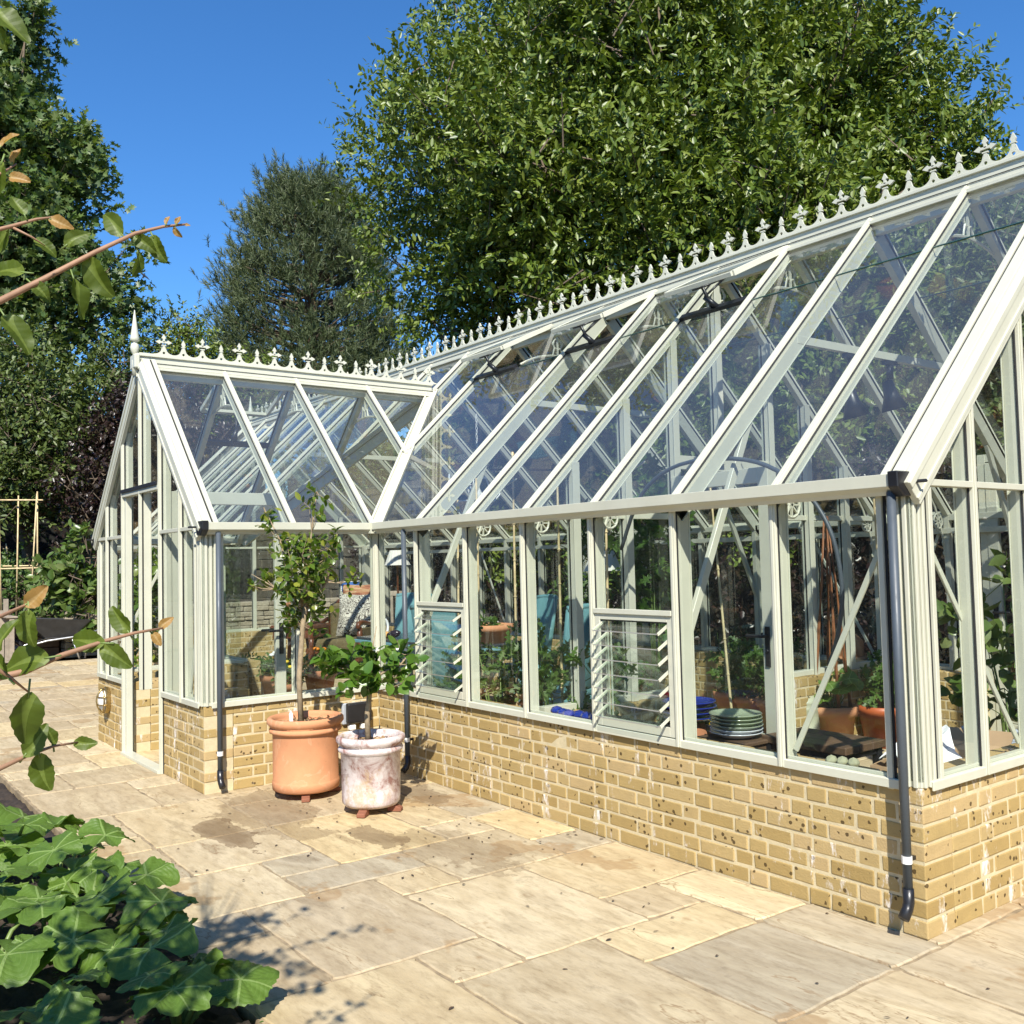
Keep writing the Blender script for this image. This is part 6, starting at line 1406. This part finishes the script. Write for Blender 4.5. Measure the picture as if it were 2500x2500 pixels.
for k in range(4): plate('saucer', 2.20+rnd.uniform(-.006, .006), 1.12+rnd.uniform(-.006, .006), .475+k*.033, .18, 'blue_glaze', ['lowest cobalt blue saucer in the blue stack', 'second cobalt blue saucer up in the blue stack', 'third cobalt blue saucer up in the blue stack', 'top cobalt blue saucer, its glossy inside in view'][k], 'blue saucers beside the second louvre')
m = MB(); m.lathe([(.0, .47), (.10, .47), (.165, .10), (.18, .10), (.18, 0), (.16, 0), (0, .01)], 28, (2.20, 1.12, 0)); tag(m.build('upturned_pot', M['terra_dull'], smooth=True), 'upturned terracotta pot under the stack of blue saucers', 'pot')
m = MB(); m.box(2.46, 2.80, .92, 1.26, .0, .40); m.box(2.44, 2.82, .90, 1.28, .401, .428); tag(m.build('wooden_crate', M['wood_dark'], bevel=.006), 'dark wooden box carrying the stack of green saucers', 'crate')
# small things on the inner ledge
m = MB(); rr = random.Random(6)
for k in range(6):
    c = Vector((2.02+k*.075, .125+rr.uniform(-.02, .02), .628)); m.ball(c, .045, 8, sq=(1.1, .9, .55+.2*rr.random()))
tag(m.build('blue_glass_tray', M['blue_glaze'], bevel=.004), 'crinkled cobalt blue glass dish on the inner ledge', 'dish')
m = MB()
for k in range(3): m.ball((4.02+k*.05, .10+.01*k, .628), .036, 6, sq=(.9, 1.1, .72))
tag(m.build('moulded_stone', M['stone_green'], bevel=.01, smooth=False), 'grey green moulded stone block on the ledge before the bench', 'stone')
m = MB(); m.lathe([(0, 0), (.16, 0), (.165, .015), (.15, .02), (.13, .02), (.135, .03), (.14, .1), (.125, .16), (.06, .22), (.05, .23), (.05, .26), (.02, .28), (0, .285)], 24, (1.62, DP-.11, HB+.04)); tag(m.build('terracotta_forcer', M['terra'], smooth=True), 'terracotta domed jar on a saucer on the back ledge', 'jar')
for i, (x, y, s, lab) in enumerate([(1.35, 3.15, 1.1, 'terracotta pot behind the glazed partition door'), (.95, 3.3, 1.0, 'terracotta pot of seedlings left of the partition door'), (.62, 3.4, 1.0, 'terracotta pot of pale leaved seedlings farthest left by the back wall')]):
    t = thing('potted_plant', lab, 'potted plant', (x, y, 0), 0, 'pots by the back wall'); lathe_pot(t, 'terra', .17*s, .12*s, .3*s); bushy(t, 250+i, [((0, 0, .42*s), .2, .8), ((.05, 0, .6*s), .16, .9)], 70, .075, .05, 'leaf_tomato', True, .1, 6, PIN, PINQ, root=(0, 0, .26))
# feed box and compost bag
def text_on(body, s, size, loc, rot, mat, parent):
    c = bpy.data.curves.new(name='words', type='FONT'); c.body = s; c.size = size; c.align_x = 'CENTER'; c.align_y = 'CENTER'; c.extrude = .0008
    tmp = bpy.data.objects.new('words', c); col.objects.link(tmp); me = bpy.data.meshes.new_from_object(tmp.evaluated_get(bpy.context.evaluated_depsgraph_get())); bpy.data.objects.remove(tmp)
    me.materials.clear(); me.materials.append(M[mat]); o = link('printed_words', me, parent, loc=loc); o.rotation_euler = rot; return o
t = thing('yellow_carton', 'bright yellow printed carton on the floor behind the second louvre', 'carton', (1.78, 1.62, .0), R(35)); m = MB(); m.box(-.16, .16, -.1, .1, 0, .42); m.build('box', M['yellow_card'], t, bevel=.004)
text_on(t, 'HOZELOCK', .062, (0, -.1015, .30), (R(90), 0, 0), 'blue_glaze', t); text_on(t, 'HOZELOCK', .05, (.1615, 0, .30), (R(90), 0, R(90)), 'blue_glaze', t)
t = thing('compost_bag', 'orange red bag slumped beside the yellow carton', 'bag', (1.25, 1.55, .0), R(35)); m = MB(); n = 10; vs = []
for z in range(6):
    for k in range(20):
        a = 2*math.pi*k/20; q_ = 1+.06*math.sin(3*a+z)+.04*math.sin(5*a-z*2); sc = (1, 1.06, 1.04, .98, .9, .55)[z]; vs.append((.24*q_*sc*math.cos(a), .13*q_*sc*math.sin(a), (0, .09, .18, .27, .36, .42)[z]))
m.add(vs, [(z*20+k, z*20+(k+1) % 20, z*20+20+(k+1) % 20, z*20+20+k) for z in range(5) for k in range(20)]+[tuple(range(19, -1, -1)), tuple(100+k for k in range(20))]); m.build('bag', M['orange_bag'], t, True)
m = MB(); rr = random.Random(9)
for k in range(9): m.ball((2.02+rr.uniform(-.1, .1), 1.2+rr.uniform(-.08, .08), .55+rr.uniform(-.1, .12)), .05, 8, sq=(1, .5, .9))
gp_ = thing('geranium', 'red flowering plant just left of the second louvre', 'potted plant', (0, 0, 0)); m.build('blossom', M['petal_red'], gp_, True); pt_ = MB(); pt_.lathe([(0, 0), (.1, 0), (.14, .26), (.12, .26), (0, .25)], 20, (2.02, 1.2, 0)); pt_.build('pot', M['terra_dull'], gp_, True); bushy(gp_, 260, [((2.02, 1.2, .4), .16, .8)], 40, .07, .06, 'leaf_herb', True, .08, 6, root=(2.02, 1.2, .25))
# cardboard box with paper, knitted throw
cb = thing('cardboard_box', 'open brown cardboard box by the near gable', 'box', (4.02, 1.00, .0), R(12)); m = MB(); w_, d_, h_ = .24, .30, .50
m.box(-w_, w_, -d_, -d_+.008, 0, h_); m.box(-w_, w_, d_-.008, d_, 0, h_); m.box(-w_, -w_+.008, -d_+.0081, d_-.0081, 0, h_); m.box(w_-.008, w_, -d_+.0081, d_-.0081, 0, h_); m.box(-w_+.0081, w_-.0081, -d_+.0081, d_-.0081, .0, .01); m.build('carton', M['card'], cb)
for a, b, c_, d in (((w_, -d_, h_), (w_, d_, h_), (w_+.10, d_, h_+.10), (w_+.10, -d_, h_+.10)), ((-w_, d_, h_), (w_, d_, h_), (w_, d_+.16, h_+.09), (-w_, d_+.16, h_+.09))):
    m = MB(); q4 = [Vector(p) for p in (a, b, c_, d)]; m.add(q4+[p+Vector((0, 0, .006)) for p in q4], [(3, 2, 1, 0), (4, 5, 6, 7), (0, 1, 5, 4), (1, 2, 6, 5), (2, 3, 7, 6), (3, 0, 4, 7)]); m.build('flap', M['card'], cb)
m = MB(); rr = random.Random(12); N = 9; vs = []
for i in range(N):
    for j in range(N):
        u_, v_ = i/(N-1), j/(N-1); vs.append((4.0+.26*(u_-.5)+.10*v_, .70+.30*v_+.05*math.sin(u_*7), .50+.17*math.sin(v_*1.5)*(1-.5*u_)-.2*max(0, u_-.55)+.035*math.sin(9*u_+5*v_)+.03*math.cos(11*v_)))
m.add(vs+[(x, y, z-.003) for x, y, z in vs], [(i*N+j, i*N+j+1, (i+1)*N+j+1, (i+1)*N+j) for i in range(N-1) for j in range(N-1)]+[(N*N+i*N+j, N*N+(i+1)*N+j, N*N+(i+1)*N+j+1, N*N+i*N+j+1) for i in range(N-1) for j in range(N-1)])
tag(m.build('packing_paper', M['paper']), 'crumpled white packing paper rising out of the cardboard box', 'paper')
m = MB(); rr = random.Random(14)
for k in range(46):
    x, y, z = 4.05+rr.uniform(-.1, .1), 1.66+rr.uniform(-.16, .16), .3+rr.uniform(-.25, .24); p = Vector((x, y, z)); pts = [p]
    for i in range(5): p = p+Vector((rr.uniform(-.03, .03), rr.uniform(-.07, .07), rr.uniform(-.05, .05))); pts.append(p)
    m.tube(pts, .013, 6)
m.box(3.94, 4.14, 1.48, 1.84, 0, .42); tag(m.build('knitted_throw', M['yarn'], smooth=False), 'heap of blue grey knitted throw beside the cardboard box', 'throw')
# irrigation hose hanging in an arch
m = MB(); hp = [(2.2, .55, 1.62), (2.45, .5, 1.95), (2.8, .47, 2.10), (3.3, .45, 2.08), (3.62, .45, 1.93), (3.80, .46, 1.7), (3.85, .48, 1.4), (3.80, .50, 1.15), (3.70, .55, .98)]
hq = []
for i in range(len(hp)-1):
    a, b, c, d = [Vector(hp[max(0, min(len(hp)-1, i+k))]) for k in (-1, 0, 1, 2)]
    for s in range(5): t_ = s/5; hq.append(.5*((2*b)+(c-a)*t_+(2*a-5*b+4*c-d)*t_*t_+(3*b-a-3*c+d)*t_**3))
m.tube(hq, .012, 8); tag(m.build('hose', M['pipe'], smooth=True), 'dark grey irrigation hose arching across the near bays', 'hose')
